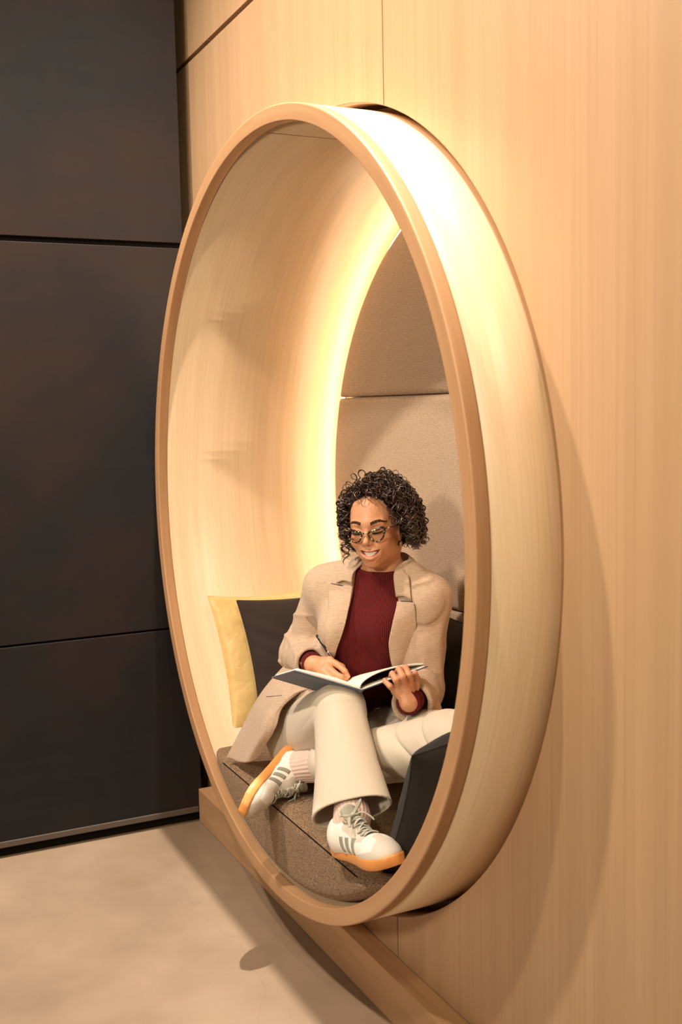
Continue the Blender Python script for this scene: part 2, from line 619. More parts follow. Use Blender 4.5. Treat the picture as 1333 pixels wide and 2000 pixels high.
def nets(f, lo, hi, h):
    """surface nets on a sparse block grid; returns vertices and quads (outward)"""
    B = 8
    lo = np.asarray(lo, float)
    nb = np.ceil((np.asarray(hi, float) - lo) / (h * B)).astype(int)
    n = nb * B
    bi = np.stack(np.meshgrid(*[np.arange(k) for k in nb], indexing='ij'), -1).reshape(-1, 3)
    bc = lo + (bi + 0.5) * B * h
    dc = np.concatenate([f(c) for c in np.array_split(bc, max(1, len(bc) // 60000))])
    act = np.abs(dc) < B * h * 0.95
    D = np.repeat(np.repeat(np.repeat(dc.reshape(nb), B, 0), B, 1), B, 2).astype(np.float32)
    loc = np.stack(np.meshgrid(*[np.arange(B)] * 3, indexing='ij'), -1).reshape(-1, 3)
    ab = bi[act]
    for ch in np.array_split(ab, max(1, len(ab) // 200)):
        if len(ch) == 0:
            continue
        ix = (ch[:, None] * B + loc[None]).reshape(-1, 3)
        D[ix[:, 0], ix[:, 1], ix[:, 2]] = f(lo + ix * h)
    S = D < 0
    c8 = [S[i:n[0] - 1 + i, j:n[1] - 1 + j, k:n[2] - 1 + k] for i in (0, 1) for j in (0, 1) for k in (0, 1)]
    cnt = sum(c.astype(np.int8) for c in c8)
    cell = np.argwhere((cnt > 0) & (cnt < 8))
    idx = np.full(tuple(n - 1), -1, np.int64)
    idx[tuple(cell.T)] = np.arange(len(cell))
    acc = np.zeros((len(cell), 3)); num = np.zeros(len(cell))
    off = [(i, j, k) for i in (0, 1) for j in (0, 1) for k in (0, 1)]
    for a in off:
        for ax in range(3):
            if a[ax]:
                continue
            b = list(a); b[ax] = 1
            da = D[tuple((cell + a).T)].astype(float); db = D[tuple((cell + b).T)].astype(float)
            cr = (da < 0) != (db < 0)
            t = np.where(cr, da / np.where(cr, da - db, 1), 0)
            P = np.tile(np.array(a, float), (len(cell), 1))
            P[:, ax] = t
            acc += P * cr[:, None]; num += cr
    V = lo + (cell + acc / num[:, None]) * h
    Q = []
    for ax in range(3):
        u, v = (ax + 1) % 3, (ax + 2) % 3
        s0 = [slice(0, None)] * 3; s1 = [slice(0, None)] * 3
        s0[ax] = slice(0, n[ax] - 1); s1[ax] = slice(1, n[ax])
        e = np.argwhere(S[tuple(s0)] != S[tuple(s1)])
        ok = (e[:, u] > 0) & (e[:, v] > 0) & (e[:, u] < n[u] - 1) & (e[:, v] < n[v] - 1)
        e = e[ok]
        du = np.zeros(3, int); du[u] = 1
        dv = np.zeros(3, int); dv[v] = 1
        q = np.stack([idx[tuple((e - du - dv).T)], idx[tuple((e - dv).T)], idx[tuple(e.T)], idx[tuple((e - du).T)]], 1)
        fl = ~S[tuple(e.T)]
        q[fl] = q[fl][:, ::-1]
        Q.append(q)
    return V, np.vstack(Q)


def fast_mesh(name, V, Q):
    me = bpy.data.meshes.new(name)
    me.vertices.add(len(V))
    me.vertices.foreach_set('co', np.asarray(V, np.float32).ravel())
    me.loops.add(Q.size)
    me.loops.foreach_set('vertex_index', Q.astype(np.int32).ravel())
    me.polygons.add(len(Q))
    me.polygons.foreach_set('loop_start', np.arange(0, Q.size, Q.shape[1], dtype=np.int32))
    me.polygons.foreach_set('loop_total', np.full(len(Q), Q.shape[1], np.int32))
    me.update(calc_edges=True)
    me.validate()
    return me


def implicit(name, f, lo, hi, h, mat, parent=None, parts=None, colour=None, relax=1):
    """mesh of the implicit solid f<0; parts: further (lo,hi,h) boxes for finer areas"""
    V, Q = nets(f, lo, hi, h)
    if parts:
        for keep, l2, h2, hh in parts:
            k = keep(V)
            Q = Q[~k[Q].all(1)]
            v2, q2 = nets(f, l2, h2, hh)
            Q = np.vstack([Q, q2 + len(V)])
            V = np.vstack([V, v2])
    used = np.zeros(len(V), bool); used[Q.ravel()] = True
    mp = np.cumsum(used) - 1
    V = V[used]; Q = mp[Q]
    me = fast_mesh(name, V, Q)
    if colour is not None:
        c = colour(V)
        at = me.color_attributes.new('paint', 'FLOAT_COLOR', 'POINT')
        at.data.foreach_set('color', np.hstack([c, np.ones((len(V), 1))]).astype(np.float32).ravel())
    return link(name, me, mat, parent)

# ------------------------------------------------------------------ seat cushion
ZS = 0.382


def f_seat(p):
    x, y, z = p.T
    r = np.hypot(y - YC, z - ZC) - 0.905
    top = z - (ZS + 0.010 * np.cos(np.clip((x - 0.13) / 0.56, -1, 1) * np.pi) * 0.6)
    bulge = 0.008 * np.cos(np.clip((z - 0.29) / 0.2, -1, 1) * np.pi / 2)
    fr = -(x + 0.143 + bulge)
    bk = x - 0.42
    d = smax(r, top, 0.012)
    d = smax(d, fr, 0.034)
    return np.maximum(d, bk)


seat = implicit('seat_cushion', f_seat, (-0.17, -1.75, 0.17), (0.44, -0.45, 0.42), 0.006, M['felt'])
tag(seat, 'brown grey felt seat cushion filling the bottom of the round niche', 'cushion')
M['seam'] = plain('seam thread', (0.015, 0.009, 0.006), 0.9, 0.1)
sp = []
for y in np.linspace(-1.60, -0.59, 120):
    # the seam sits on the rounded front shoulder of the cushion
    ts = np.linspace(0, 0.16, 500)
    q = V3(-0.070, y, 0.318) + ts[:, None] * nrm(V3(-0.070, 0, 0.047))
    sp.append(q[np.argmax(f_seat(q) > -0.0004)])
m = MB(); m.tube(sp, 0.0017, 6)
m.build('seam', M['seam'], seat)

# ------------------------------------------------------------------ pillows


def pillow(name, label, centre, nx, up, w, h, th, mat, seed, group, roll=0.0):
    """square scatter cushion: soft body, pinched corners, sewn edge"""
    nx = nrm(nx); up = np.asarray(up, float); up = nrm(up - nx * (up @ nx)); sd = np.cross(up, nx)
    if roll:
        c, s = math.cos(roll), math.sin(roll)
        up, sd = up * c + sd * s, sd * c - up * s
    n = 90
    u = np.linspace(-1, 1, n)
    U, W = np.meshgrid(u, u, indexing='ij')
    bow = lambda t: 1 - 0.075 * (1 - t ** 2)
    X = U * bow(W) * w / 2
    Y = W * bow(U) * h / 2
    prof = ((1 - np.abs(U) ** 2.3) * (1 - np.abs(W) ** 2.3)) ** 0.48
    P0 = np.stack([X, Y, 0 * X], 2)
    r = np.hypot(U, W)
    wr = 0.0045 * np.sin(7 * np.arctan2(W, U) + 3 * r + seed) * r ** 2 * (1 - r / 1.6)
    wr += 0.0035 * wob(np.stack([X * 22, Y * 30, 0 * X + seed], 2).reshape(-1, 3), 1, seed).reshape(n, n)
    wr += 0.0020 * np.sin((U * 5 + W * 15) + 3 * np.sin(U * 4 + W * 3 + seed) + seed) * np.clip((r - 0.4) / 0.5, 0, 1)
    V = []
    for s in (1, -1):
        Z = s * (th / 2 * prof + wr * np.sqrt(prof) * (1 if s > 0 else 0.8))
        V.append(P0[..., 0:1] * sd + P0[..., 1:2] * up + Z[..., None] * nx + centre)
    root = empty(name, tuple(centre))
    m = MB(); m.grid(V[0], flip=True); m.grid(V[1])
    m.build('cover', mat, root)
    e = np.concatenate([V[0][:, 0], V[0][-1, 1:], V[0][::-1, -1][1:], V[0][0, ::-1][1:-1]])
    m = MB(); m.tube(e, 0.0016, 6, closed=True)
    m.build('seam', mat, root)
    return tag(root, label, 'pillow', group)


def satin(name, c1, c2, sheen):
    t = NT(name)
    a = t.noise(1.0, None, (300, 300, 900), 3)
    b = t.noise(14, detail=5)
    t.color(t.mix(t.mix(c1, c2, b), tuple(x * .8 for x in c1), t.ramp(a, [(0.5, (0, 0, 0)), (0.8, (0.5,) * 3)])))
    t.bump(b, 0.6, 0.014 if c1[0] > 0.3 else 0.006)
    t.bump(a, 0.15, 0.0005)
    t.b.inputs['Sheen Weight'].default_value = sheen
    return t.set(0.42 if c1[0] > 0.3 else 0.85, 0.35)


M['yellow'] = satin('pale gold silk', (0.68, 0.48, 0.20), (0.60, 0.40, 0.145), 0.2)
M['brown'] = satin('dark brown cotton', (0.026, 0.014, 0.009), (0.018, 0.010, 0.008), 0.08)
M['blackfab'] = satin('black cotton', (0.012, 0.009, 0.009), (0.008, 0.007, 0.007), 0.06)
PG = 'scatter pillows in the round niche'
pillow('scatter_pillow', 'pale gold silk pillow leaning on the left side of the niche', V3(0.155, -0.392, 0.590), V3(0.12, -0.90, 0.42), V3(0, 0.3, 1), 0.43, 0.43, 0.10, M['yellow'], 1.3, PG)
pillow('scatter_pillow', 'dark brown pillow between the pale gold pillow and the person', V3(0.215, -0.525, 0.60), V3(-0.10, -0.88, 0.46), V3(0, 0.3, 1), 0.43, 0.43, 0.11, M['brown'], 2.1, PG)
pillow('scatter_pillow', 'black pillow upright behind the lower back of the person', V3(0.352, -1.19, 0.60), V3(-0.97, -0.1, 0.2), V3(0.2, 0, 1), 0.42, 0.42, 0.12, M['blackfab'], 3.7, PG)
pillow('scatter_pillow', 'black pillow lying at the right of the seat beneath the bent knee', V3(0.06, -1.665, 0.575), V3(-0.15, 0.82, 0.55), V3(0, -0.40, 1), 0.38, 0.43, 0.15, M['blackfab'], 5.2, PG, 0.16)

# ------------------------------------------------------------------ the seated person: skeleton
RT = V3(-0.6, 0.8, 0.0)          # towards her right
FW = V3(-0.8, -0.6, 0.0)         # the way she faces
UP = V3(0, 0, 1)
J = dict(
    pel=V3(.085, -.955, .485), wai=V3(.125, -1.005, .64), che=V3(.150, -1.065, .80), nek=V3(.165, -1.095, .925),
    shR=V3(.062, -.945, .895), shL=V3(.238, -1.188, .886),
    elR=V3(.030, -.835, .698), wrR=V3(-.0213, -1.0419, .717),
    elL=V3(.210, -1.195, .655), wrL=V3(.0868, -1.3534, .6773),
    hpR=V3(.030, -.880, .485), hpL=V3(.140, -1.030, .485),
    knR=V3(-.030, -1.215, .640), anR=V3(-.125, -1.47, .475),
    knL=V3(.150, -1.47, .600), anL=V3(-.068, -1.048, .455))


def f_torso(p, off=0.0):
    d = ecap(p, J['wai'], J['che'] - FW * .012, .088, .098, RT, 1.36)
    d = smin(d, ecap(p, J['wai'], J['pel'], .088, .105, RT, 1.30), .05)
    d = smin(d, cap(p, J['shR'] - UP * .012 - RT * .015, J['shL'] - UP * .012 + RT * .015, .046), .06)
    for s in (-1, 1):
        d = smin(d, ell(p, J['che'] + RT * s * .060 + FW * .066 + UP * .006, (.052, .038, .050)), .04)
        d = smin(d, cap(p, J['nek'] + UP * .02 + RT * s * .03, J['shR' if s > 0 else 'shL'] + UP * .005, .034, .042), .03)
    return d - off


def f_arm(p, s, off=0.0):
    a, b, c = J['sh' + s], J['el' + s], J['wr' + s]
    return smin(cap(p, a, b, .044, .036), cap(p, b, c, .037, .024), .02) - off


def f_leg(p, s, off=0.0):
    a, b, c = J['hp' + s], J['kn' + s], J['an' + s]
    return smin(cap(p, a, b, .088, .056), cap(p, b, c, .053, .030), .03) - off


# shoe frames: heel point, toe direction, left, up
SHOE = {'L': (V3(-.0757, -.9755, .4900), V3(-.779, -.517, -.357), V3(-.048, .622, -.780), V3(.626, -.588, -.510)),
        'R': (V3(-.1496, -1.4435, .3925), V3(.095, -.977, .191), V3(.994, .104, .037), V3(-.056, .187, .981))}


def f_foot(p, s):
    h, X, Y, Z = SHOE[s]
    return smin(cap(p, h + X * .04 + Z * .045, h + X * .19 + Z * .035, .024, .020), cap(p, J['an' + s], h + X * .045 + Z * .05, .032, .026), .02)


# head frame: rows are her right, face direction, crown direction
HO, HS = V3(.1336, -1.106, 1.0713), .893
_y, _p, _r0 = .7876, .037, -.0695
_f0 = V3(-math.cos(_y), -math.sin(_y), 0); _rr = V3(-math.sin(_y), math.cos(_y), 0)
_fh = _f0 * math.cos(_p) - UP * math.sin(_p); _uh = UP * math.cos(_p) + _f0 * math.sin(_p)
HM = np.array([_rr * math.cos(_r0) + _uh * math.sin(_r0), _fh, _uh * math.cos(_r0) - _rr * math.sin(_r0)])


def h2w(q):
    return HO + (np.asarray(q, float) * HS) @ HM


def w2h(p):
    return ((p - HO) @ HM.T) / HS


MU = np.linspace(-1, 1, 9)
LIPC = np.stack([-.004 + .0275 * MU, .0875 - .014 * MU ** 2, -.0675 + .0112 * MU ** 2], 1)


def chain(q, P, r, k=.004):
    r = np.broadcast_to(r, (len(P),))
    d = cap(q, P[0], P[1], r[0], r[1])
    for i in range(1, len(P) - 1):
        d = smin(d, cap(q, P[i], P[i + 1], r[i], r[i + 1]), k)
    return d


UL = LIPC + np.stack([0 * MU, .002 * (1 - MU ** 2), .0078 * (1 - MU ** 4) ** .8 + .0012 * np.cos(MU * 7)], 1)
LL = LIPC + np.stack([0 * MU, .001 * (1 - MU ** 2), -.0122 * (1 - MU ** 2)], 1)


def f_head(p):
    q = w2h(p)
    sx = q * V3(1, 1, 1); sx[:, 0] = np.abs(q[:, 0])
    d = ell(q, (0, -.014, .036), (.071, .090, .086))
    d = smin(d, ell(q, (0, .026, -.010), (.058, .060, .078)), .03)
    d = smin(d, ell(q, (0, .030, -.060), (.047, .050, .046)), .025)
    d = smin(d, ell(q, (0, .061, -.097), (.019, .017, .014)), .022)
    d = smin(d, ell(sx, (.036, .056, -.034), (.022, .022, .019)), .018)
    d = smin(d, ell(sx, (.045, -.002, -.062), (.018, .030, .026)), .02)
    d = smin(d, cap(sx, (0, .079, .017), (.040, .066, .018), .0085, .0065), .014)
    d = smax(d, -ell(sx, (.031, .094, -.001), (.018, .017, .0105)), .010)
    d = smin(d, ell(sx, (.031, .0680, -.003), (.0158, .0138, .0112)), .006)
    d = smin(d, cap(q, (0, .080, .006), (0, .097, -.029), .0052, .0070), .010)
    d = smin(d, ell(q, (0, .1000, -.033), (.0085, .0090, .0078)), .006)
    d = smin(d, ell(sx, (.0098, .088, -.0368), (.0058, .0080, .0056)), .006)
    d = smax(d, -ell(sx, (.0052, .0940, -.0430), (.0028, .0040, .0024)), .0025)
    d = smin(d, ell(q, (-.004, .076, -.066), (.031, .014, .024)), .014)
    d = smin(d, chain(q, UL, np.array([.002, .003, .0036, .0040, .0038, .0040, .0036, .003, .002])), .005)
    d = smin(d, chain(q, LL, np.array([.002, .0035, .0050, .0056, .0058, .0056, .0050, .0035, .002])), .005)
    mid = LIPC + V3(0, .007, -.0012)
    d = smax(d, -chain(q * V3(1, 1, 1), mid, np.array([.0014, .0042, .0060, .0068, .0070, .0068, .0060, .0042, .0014])), .0015)
    e = smax(ell(sx, (.0665, -.006, -.020), (.007, .016, .029)), -ell(sx, (.0755, -.002, -.016), (.006, .009, .017)), .004)
    d = smin(d, e, .006)
    return d * HS


NECK_A, NECK_B = h2w((0, -.030, -.060)), J['nek'] - FW * .0 - UP * .03


def f_neck(p):
    d = cap(p, NECK_A, NECK_B, .046, .050)
    a = h2w((-.050, -.02, -.07)); b = h2w((.050, -.02, -.07)); c = J['nek'] + FW * .040 - UP * .02
    d = smin(d, cap(p, a, c, .010, .008), .018)
    return smin(d, cap(p, b, c, .010, .008), .018)


HAND = {
 'R': dict(wrist=[-0.0213, -1.0419, 0.717], palm=[-0.0035, -1.0725, 0.7185],
  idx=[[0.003, -1.0905, 0.7347], [0.0149, -1.1194, 0.726], [0.0238, -1.136, 0.714], [0.0299, -1.1403, 0.701]],
  mid=[[-0.0067, -1.0984, 0.7217], [0.0014, -1.126, 0.7081], [0.0117, -1.1427, 0.7013], [0.026, -1.1392, 0.6955]],
  rin=[[-0.0165, -1.1005, 0.7102], [-0.0094, -1.1273, 0.6993], [0.002, -1.1389, 0.6945], [0.0154, -1.1346, 0.6929]],
  pin=[[-0.022, -1.0933, 0.7014], [-0.015, -1.1145, 0.6927], [-0.0056, -1.1248, 0.6898], [0.0056, -1.1249, 0.6881]],
  thb=[[0.0029, -1.0527, 0.7243], [0.0257, -1.075, 0.7208], [0.0321, -1.1008, 0.7161], [0.0342, -1.1199, 0.7027]]),
 'L': dict(wrist=[0.0868, -1.3534, 0.6773], palm=[0.0778, -1.3406, 0.7051],
  idx=[[0.0995, -1.3391, 0.7118], [0.0825, -1.3608, 0.7459], [0.0818, -1.3478, 0.7603], [0.0845, -1.3276, 0.7533]],
  mid=[[0.0859, -1.3387, 0.7073], [0.0646, -1.3636, 0.7439], [0.0651, -1.3456, 0.7583], [0.0721, -1.3223, 0.7475]],
  rin=[[0.0738, -1.3354, 0.7045], [0.0501, -1.3574, 0.7371], [0.0504, -1.3397, 0.7478], [0.0583, -1.3168, 0.737]],
  pin=[[0.0627, -1.3304, 0.7023], [0.0409, -1.3437, 0.7205], [0.0364, -1.3295, 0.729], [0.0446, -1.3113, 0.7276]],
  thb=[[0.0995, -1.336, 0.6888], [0.1164, -1.3312, 0.7053], [0.1198, -1.3307, 0.7247], [0.1125, -1.3367, 0.7406]])}
FR = dict(idx=(.0092, .0082, .0074, .0062), mid=(.0095, .0084, .0075, .0063), rin=(.0092, .0080, .0072, .0060), pin=(.0084, .0070, .0062, .0053), thb=(.0120, .0100, .0090, .0072))


def f_hand(p, s):
    H = {k: np.array(v, float) for k, v in HAND[s].items()}
    d = smin(cap(p, H['wrist'], H['palm'], .021, .022), cap(p, J['el' + s], H['wrist'], .036, .022), .012)
    for k in ('idx', 'mid', 'rin', 'pin'):
        d = smin(d, cap(p, H['wrist'] * .45 + H['palm'] * .55, H[k][0], .014, FR[k][0] + .0012), .010)
    g = None
    for k in ('idx', 'mid', 'rin', 'pin', 'thb'):
        e = chain(p, H[k], np.array(FR[k]), .0025)
        g = e if g is None else smin(g, e, .0012)
    return smin(d, g, .006)


def f_body(p):
    d = smin(f_torso(p), f_arm(p, 'R'), .02)
    d = smin(d, f_arm(p, 'L'), .02)
    d = smin(d, f_leg(p, 'R'), .03)
    d = smin(d, f_leg(p, 'L'), .03)
    d = smin(smin(d, f_foot(p, 'R'), .02), f_foot(p, 'L'), .02)
    d = smin(d, smin(f_neck(p), f_head(p), .012), .02)
    return np.minimum(np.minimum(d, f_hand(p, 'R')), f_hand(p, 'L'))


def sz(p):
    q = p - J['che']
    return q @ RT, p[:, 2], q @ FW


ZI = np.array([.60, .68, .725, .77, .82, .87, .92, .97, 1.0])
SR = np.array([.15, .112, .083, .058, .036, .034, .035, .032, .030])
SL = np.array([-.07, -.078, -.084, -.092, -.100, -.102, -.088, -.074, -.070])


def f_sleeve(p, s):
    a, b, c = J['sh' + s], J['el' + s], J['wr' + s]
    if s == 'R':
        e = b + (c - b) * .88
        r = (.050, .048, .043); rin = .033
    else:
        e = b + (c - b) * .80 - UP * .008
        r = (.051, .052, .050); rin = .038
    d = smin(cap(p, a, b, r[0], r[1]), cap(p, b, e + (e - b) * .2, r[1], r[2]), .03)
    ax = nrm(e - b)
    t = (p - b) @ ax
    tu = (p - a) @ nrm(b - a) / np.linalg.norm(b - a)
    amp = np.exp(-((t - .03) / .08) ** 2) * .0098 + .0020
    d = d + amp * ((1 - np.abs(np.sin(t * 62 + 2.0 * wob(p, 15, 1.0 if s == 'R' else 4.0)))) ** 2.2 * 1.2 - .3) + (.0018 * wob(p, 24, 2.0) - (.0070 if s == 'R' else .0022) * (1 - np.abs(np.sin(p @ V3(.5, .1, 1) * (44 if s == 'R' else 36) + 2.2 * wob(p, 9, .7 if s == 'R' else 2.9)))) ** 3 + .0012) * np.clip(tu * 1.5, 0, 1)
    d = np.where(t > -.02, smax(d, -cap(p, b + ax * .11, e + ax * .1, rin), .004), d)
    return smax(d, (p - e) @ ax - .004 * np.sin(np.arctan2((p - e) @ UP, (p - e) @ np.cross(ax, UP)) * 2 + 1), .004)


def f_blazer_full(p):
    d = f_torso(p, .016)
    s, z, f = sz(p)
    d = smin(d, ell(p, J['pel'] + UP * .06, (.155, .135, .15), np.array([RT, FW, UP])), .04)
    d = d + .0022 * wob(p, 24, .5) + .0026 * np.sin((s * 50 + z * 32) + 2 * wob(p, 12, 3)) * np.clip((.86 - z) * 6, 0, 1)
    return d


def f_blazer(p):
    d = f_blazer_full(p)
    s, z, f = sz(p)
    r, l = np.interp(z, ZI, SR), np.interp(z, ZI, SL)
    cut = np.maximum(np.maximum(s - r, l - s), -(f + .005))
    d = smax(d, -cut, .004)
    d = smax(d, -cap(p, J['nek'] - UP * .04, J['nek'] + UP * .1, .058, .062), .006)
    d = smax(d, z - .985, .006)
    d = smin(d, f_sleeve(p, 'R'), .018)
    d = smin(d, f_sleeve(p, 'L'), .020)
    return np.maximum(d, .50 - z)


def f_sweater(p):
    d = f_torso(p, .006)
    s, z, f = sz(p)
    d = d + .0016 * wob(p, 20, 2.2)
    d = smin(d, cap(p, J['nek'] - UP * .03, J['nek'] + UP * .06, .058, .0545), .03)
    nk = z - .966 - .018 * np.clip(-f * 12, -0.6, 1)
    d = smax(d, nk, .004)
    return np.maximum(d, .59 - z)


def f_cuff(p, s):
    b, c = J['el' + s], J['wr' + s]
    ax = nrm(c - b)
    d = cap(p, b, c + ax * .03, .036, .0275)
    d = d + .0008 * np.sin(((p - c) @ ax) * 400)
    return np.maximum(np.maximum(d, (p - c) @ ax - (.003 if s == 'R' else .012)), -(p - b) @ ax + .03)


# trousers
HEM_C = J['anR'] + V3(.008, .022, .004)
N0 = nrm(V3(-.24, -.73, -.62))
WD = V3(.903, -.43, 0) * .92 + UP * .46
WD = nrm(WD - N0 * (WD @ N0)); WB = np.cross(N0, WD)


def f_flare(p, inner=False):
    K = J['knR']
    L = (HEM_C - K) @ N0
    t = ((p - K) @ N0) / L
    tc = np.clip(t, -.15, 1.2)
    c = K + tc[:, None] * (HEM_C - K)
    q = p - c
    a = np.interp(tc, [-.15, 0, .3, .6, 1, 1.2], [.060, .063, .067, .075, .094, .102])
    b = np.interp(tc, [-.15, 0, .3, .6, 1, 1.2], [.058, .060, .058, .056, .060, .064])
    u, v = q @ WD, q @ WB
    if inner:
        a, b = a - .0060, b - .0060
    ang = np.arctan2(v / b, u / a)
    fold = 1 + .035 * np.sin(ang * 3 + 1.2) * np.clip(tc, 0, 1) + .015 * np.sin(ang * 5 + 4 * tc)
    r = np.hypot(u / a, v / b) / fold
    d = (r - 1) * np.minimum(a, b) * .9
    return np.maximum(d, -(t + .15) * L), t, L


def f_pants(p):
    kR, kL = J['knR'], J['knL']
    d = cap(p, J['hpR'], kR, .104, .066)
    dl = smin(cap(p, J['hpL'], kL, .100, .075), cap(p, kL, J['anL'] + (kL - J['anL']) * .22, .078, .060), .02)
    # folds running along the bent left leg
    ax = nrm(kL - J['anL'])
    w = (p - kL) @ np.cross(ax, UP)
    dl = dl + .0075 * (1 - np.abs(np.sin((p - kL) @ ax * 17 + p[:, 2] * 26 + 1.4 * wob(p, 11, 5.0)))) ** 3
    pv = cap(p, J['hpR'], J['hpL'], .108)
    d = smin(smin(d, pv, .05), dl, .012)
    d = d + .0018 * wob(p, 24, 3.0) + .004 * (1 - np.abs(np.sin((p - kR) @ V3(.2, .5, 1) * 20 + 1.5 * wob(p, 10, 2)))) ** 4 * np.clip(1 - np.linalg.norm(p - kR, axis=1) / .16, 0, 1)
    ff, t, L = f_flare(p)
    fi, _, _ = f_flare(p, True)
    ff = np.where(t > .70, np.maximum(ff, -fi), ff)
    ff = np.maximum(ff, (t - 1 - .05 * ((p - HEM_C) @ WD / .09) ** 2 * 0) * L)
    return smin(d, ff, .010)

# ------------------------------------------------------------------ person: materials
t = NT('skin')
at = t.n('Attribute', attribute_name='paint')
nz = t.noise(90, detail=4)
t.color(t.mix(at.outputs[0], t.mix(at.outputs[0], (0.75, 0.62, 0.55), 1.0, 'MULTIPLY'), t.ramp(nz, [(0.4, (0, 0, 0)), (0.9, (0.5,) * 3)])))
t.bump(t.noise(700, detail=2), 0.08, 0.0003)
t.b.inputs['Subsurface Weight'].default_value = 0.12
t.b.inputs['Subsurface Radius'].default_value = (0.010, 0.004, 0.002)
t.b.inputs['Subsurface Scale'].default_value = 1.0
M['skin'] = t.set(0.46, 0.45)


def cloth(name, c1, c2, weave=(900, 900, 900), rough=0.85, sheen=0.2, crease=0.35, slub=True):
    t = NT(name)
    a = t.noise(1.0, None, weave, 2, 0.6)
    s = t.noise(1.0, None, (60, 60, 900), 3, 0.6)
    b = t.noise(24, detail=5, rough=0.6)
    col = t.mix(c1, c2, t.ramp(a, [(0.4, (0, 0, 0)), (0.65, (1, 1, 1))]))
    if slub:
        col = t.mix(col, tuple(x * 0.80 for x in c2), t.ramp(s, [(0.48, (0, 0, 0)), (0.70, (0.8,) * 3)]))
    t.color(col)
    t.bump(b, crease, 0.004)
    t.bump(a, 0.25, 0.0005)
    t.b.inputs['Sheen Weight'].default_value = sheen
    return t.set(rough, 0.2)


M['linen'] = cloth('beige linen', (0.555, 0.415, 0.305), (0.455, 0.33, 0.235), (420, 420, 420), crease=0.8)
M['dark_line'] = cloth('jacket dark line', (0.05, 0.035, 0.025), (0.03, 0.02, 0.015), slub=False)  # dark colour of the drawn lapel notch lines and the pocket slit
M['trouser'] = cloth('cream trouser cotton', (0.60, 0.53, 0.43), (0.56, 0.49, 0.39), (800, 800, 800), 0.7, 0.15, 0.2, False)
M['sock'] = cloth('pale pink knitted sock', (0.66, 0.50, 0.43), (0.58, 0.42, 0.36), slub=False)

t = NT('burgundy rib knit')
sep = t.n('VectorMath', operation='DOT_PRODUCT')
t.l(t.tc.outputs['Object'], sep.inputs[0])
sep.inputs[1].default_value = (-0.6, 0.8, 0.0)
mt = t.n('Math', operation='MULTIPLY'); mt.inputs[1].default_value = 1500
t.l(sep.outputs['Value'], mt.inputs[0])
sn = t.n('Math', operation='SINE'); t.l(mt.outputs[0], sn.inputs[0])
m2 = t.n('Math', operation='MULTIPLY_ADD'); m2.inputs[1].default_value = 0.5; m2.inputs[2].default_value = 0.5
t.l(sn.outputs[0], m2.inputs[0])
t.color(t.mix((0.060, 0.006, 0.008), (0.155, 0.018, 0.018), m2.outputs[0]))
t.bump(m2.outputs[0], 0.8, 0.0014)
M['knit'] = t.set(0.85, 0.12)

t = NT('dark curly hair')
hn = t.noise(60, detail=3)
t.color(t.mix((0.020, 0.009, 0.006), (0.052, 0.022, 0.012), t.ramp(hn, [(0.4, (0, 0, 0)), (0.7, (1, 1, 1))])))
M['hair'] = t.set(0.25, 0.8)
M['scalp'] = plain('hair roots', (0.012, 0.006, 0.004), 0.8, 0.2)
M['tooth'] = plain('tooth enamel', (0.85, 0.82, 0.76), 0.18, 0.6)
M['lash'] = plain('eyelash', (0.012, 0.007, 0.005), 0.6, 0.2)
M['brow'] = plain('eyebrow hair', (0.055, 0.022, 0.012), 0.7, 0.2)

# ------------------------------------------------------------------ person: body
person = empty('person', (0.085, -0.955, 0.385))
tag(person, 'smiling person with dark curly hair sitting cross-legged, writing in an open notebook', 'person')


def skin_paint(V):
    q = w2h(V)
    base = np.tile(np.array([0.60, 0.300, 0.165]), (len(V), 1))
    nearh = np.linalg.norm(q, axis=1) < .2
    def blend(col, wgt):
        wg = np.clip(wgt, 0, 1)[:, None]
        base[:] = base * (1 - wg) + np.array(col) * wg
    def dist(P):
        d = np.full(len(V), 9.)
        for a, b in zip(P[:-1], P[1:]):
            d = np.minimum(d, cap(q, a, b, 0, 0))
        return d
    lips = np.minimum(dist(UL) - .0038, dist(LL) - .0048)
    blend((0.50, 0.125, 0.085), (.0008 - lips) / .0012 * nearh)
    mid = dist(LIPC + V3(0, .003, -.001))
    blend((0.12, 0.025, 0.02), (.0046 - mid) / .001 * nearh * (q[:, 1] < .0875))
    for s in (-1, 1):
        blend((0.62, 0.235, 0.13), .55 * (1 - np.linalg.norm((q - V3(.038 * s, .062, -.034)) / V3(.026, .04, .020), axis=1)) * nearh * 1.5)
        blend((0.44, 0.20, 0.12), .6 * (1 - np.linalg.norm((q - V3(.031 * s, .085, .006)) / V3(.020, .03, .008), axis=1)) * nearh * 1.5)
    for s in ('R', 'L'):
        for k in ('idx', 'mid', 'rin', 'pin', 'thb'):
            tip = np.array(HAND[s][k][-1]); pre = np.array(HAND[s][k][-2])
            blend((0.72, 0.36, 0.24), 1.2 - np.linalg.norm(V - tip, axis=1) / .011)
    return base


implicit('body', f_body, (-.34, -1.82, .33), (.42, -.68, 1.24), .0062, M['skin'], person,
         parts=[(lambda V: V[:, 2] > .930, (-.02, -1.28, .925), (.29, -.94, 1.21), .0014),
                (lambda V: (np.abs(V - V3(.005, -1.085, .713)) < V3(.050, .082, .048)).all(1), (-.052, -1.175, .66), (.062, -.995, .766), .0012),
                (lambda V: (np.abs(V - V3(.085, -1.345, .715)) < V3(.060, .040, .052)).all(1), (.02, -1.392, .655), (.150, -1.296, .775), .0012)],
         colour=skin_paint)

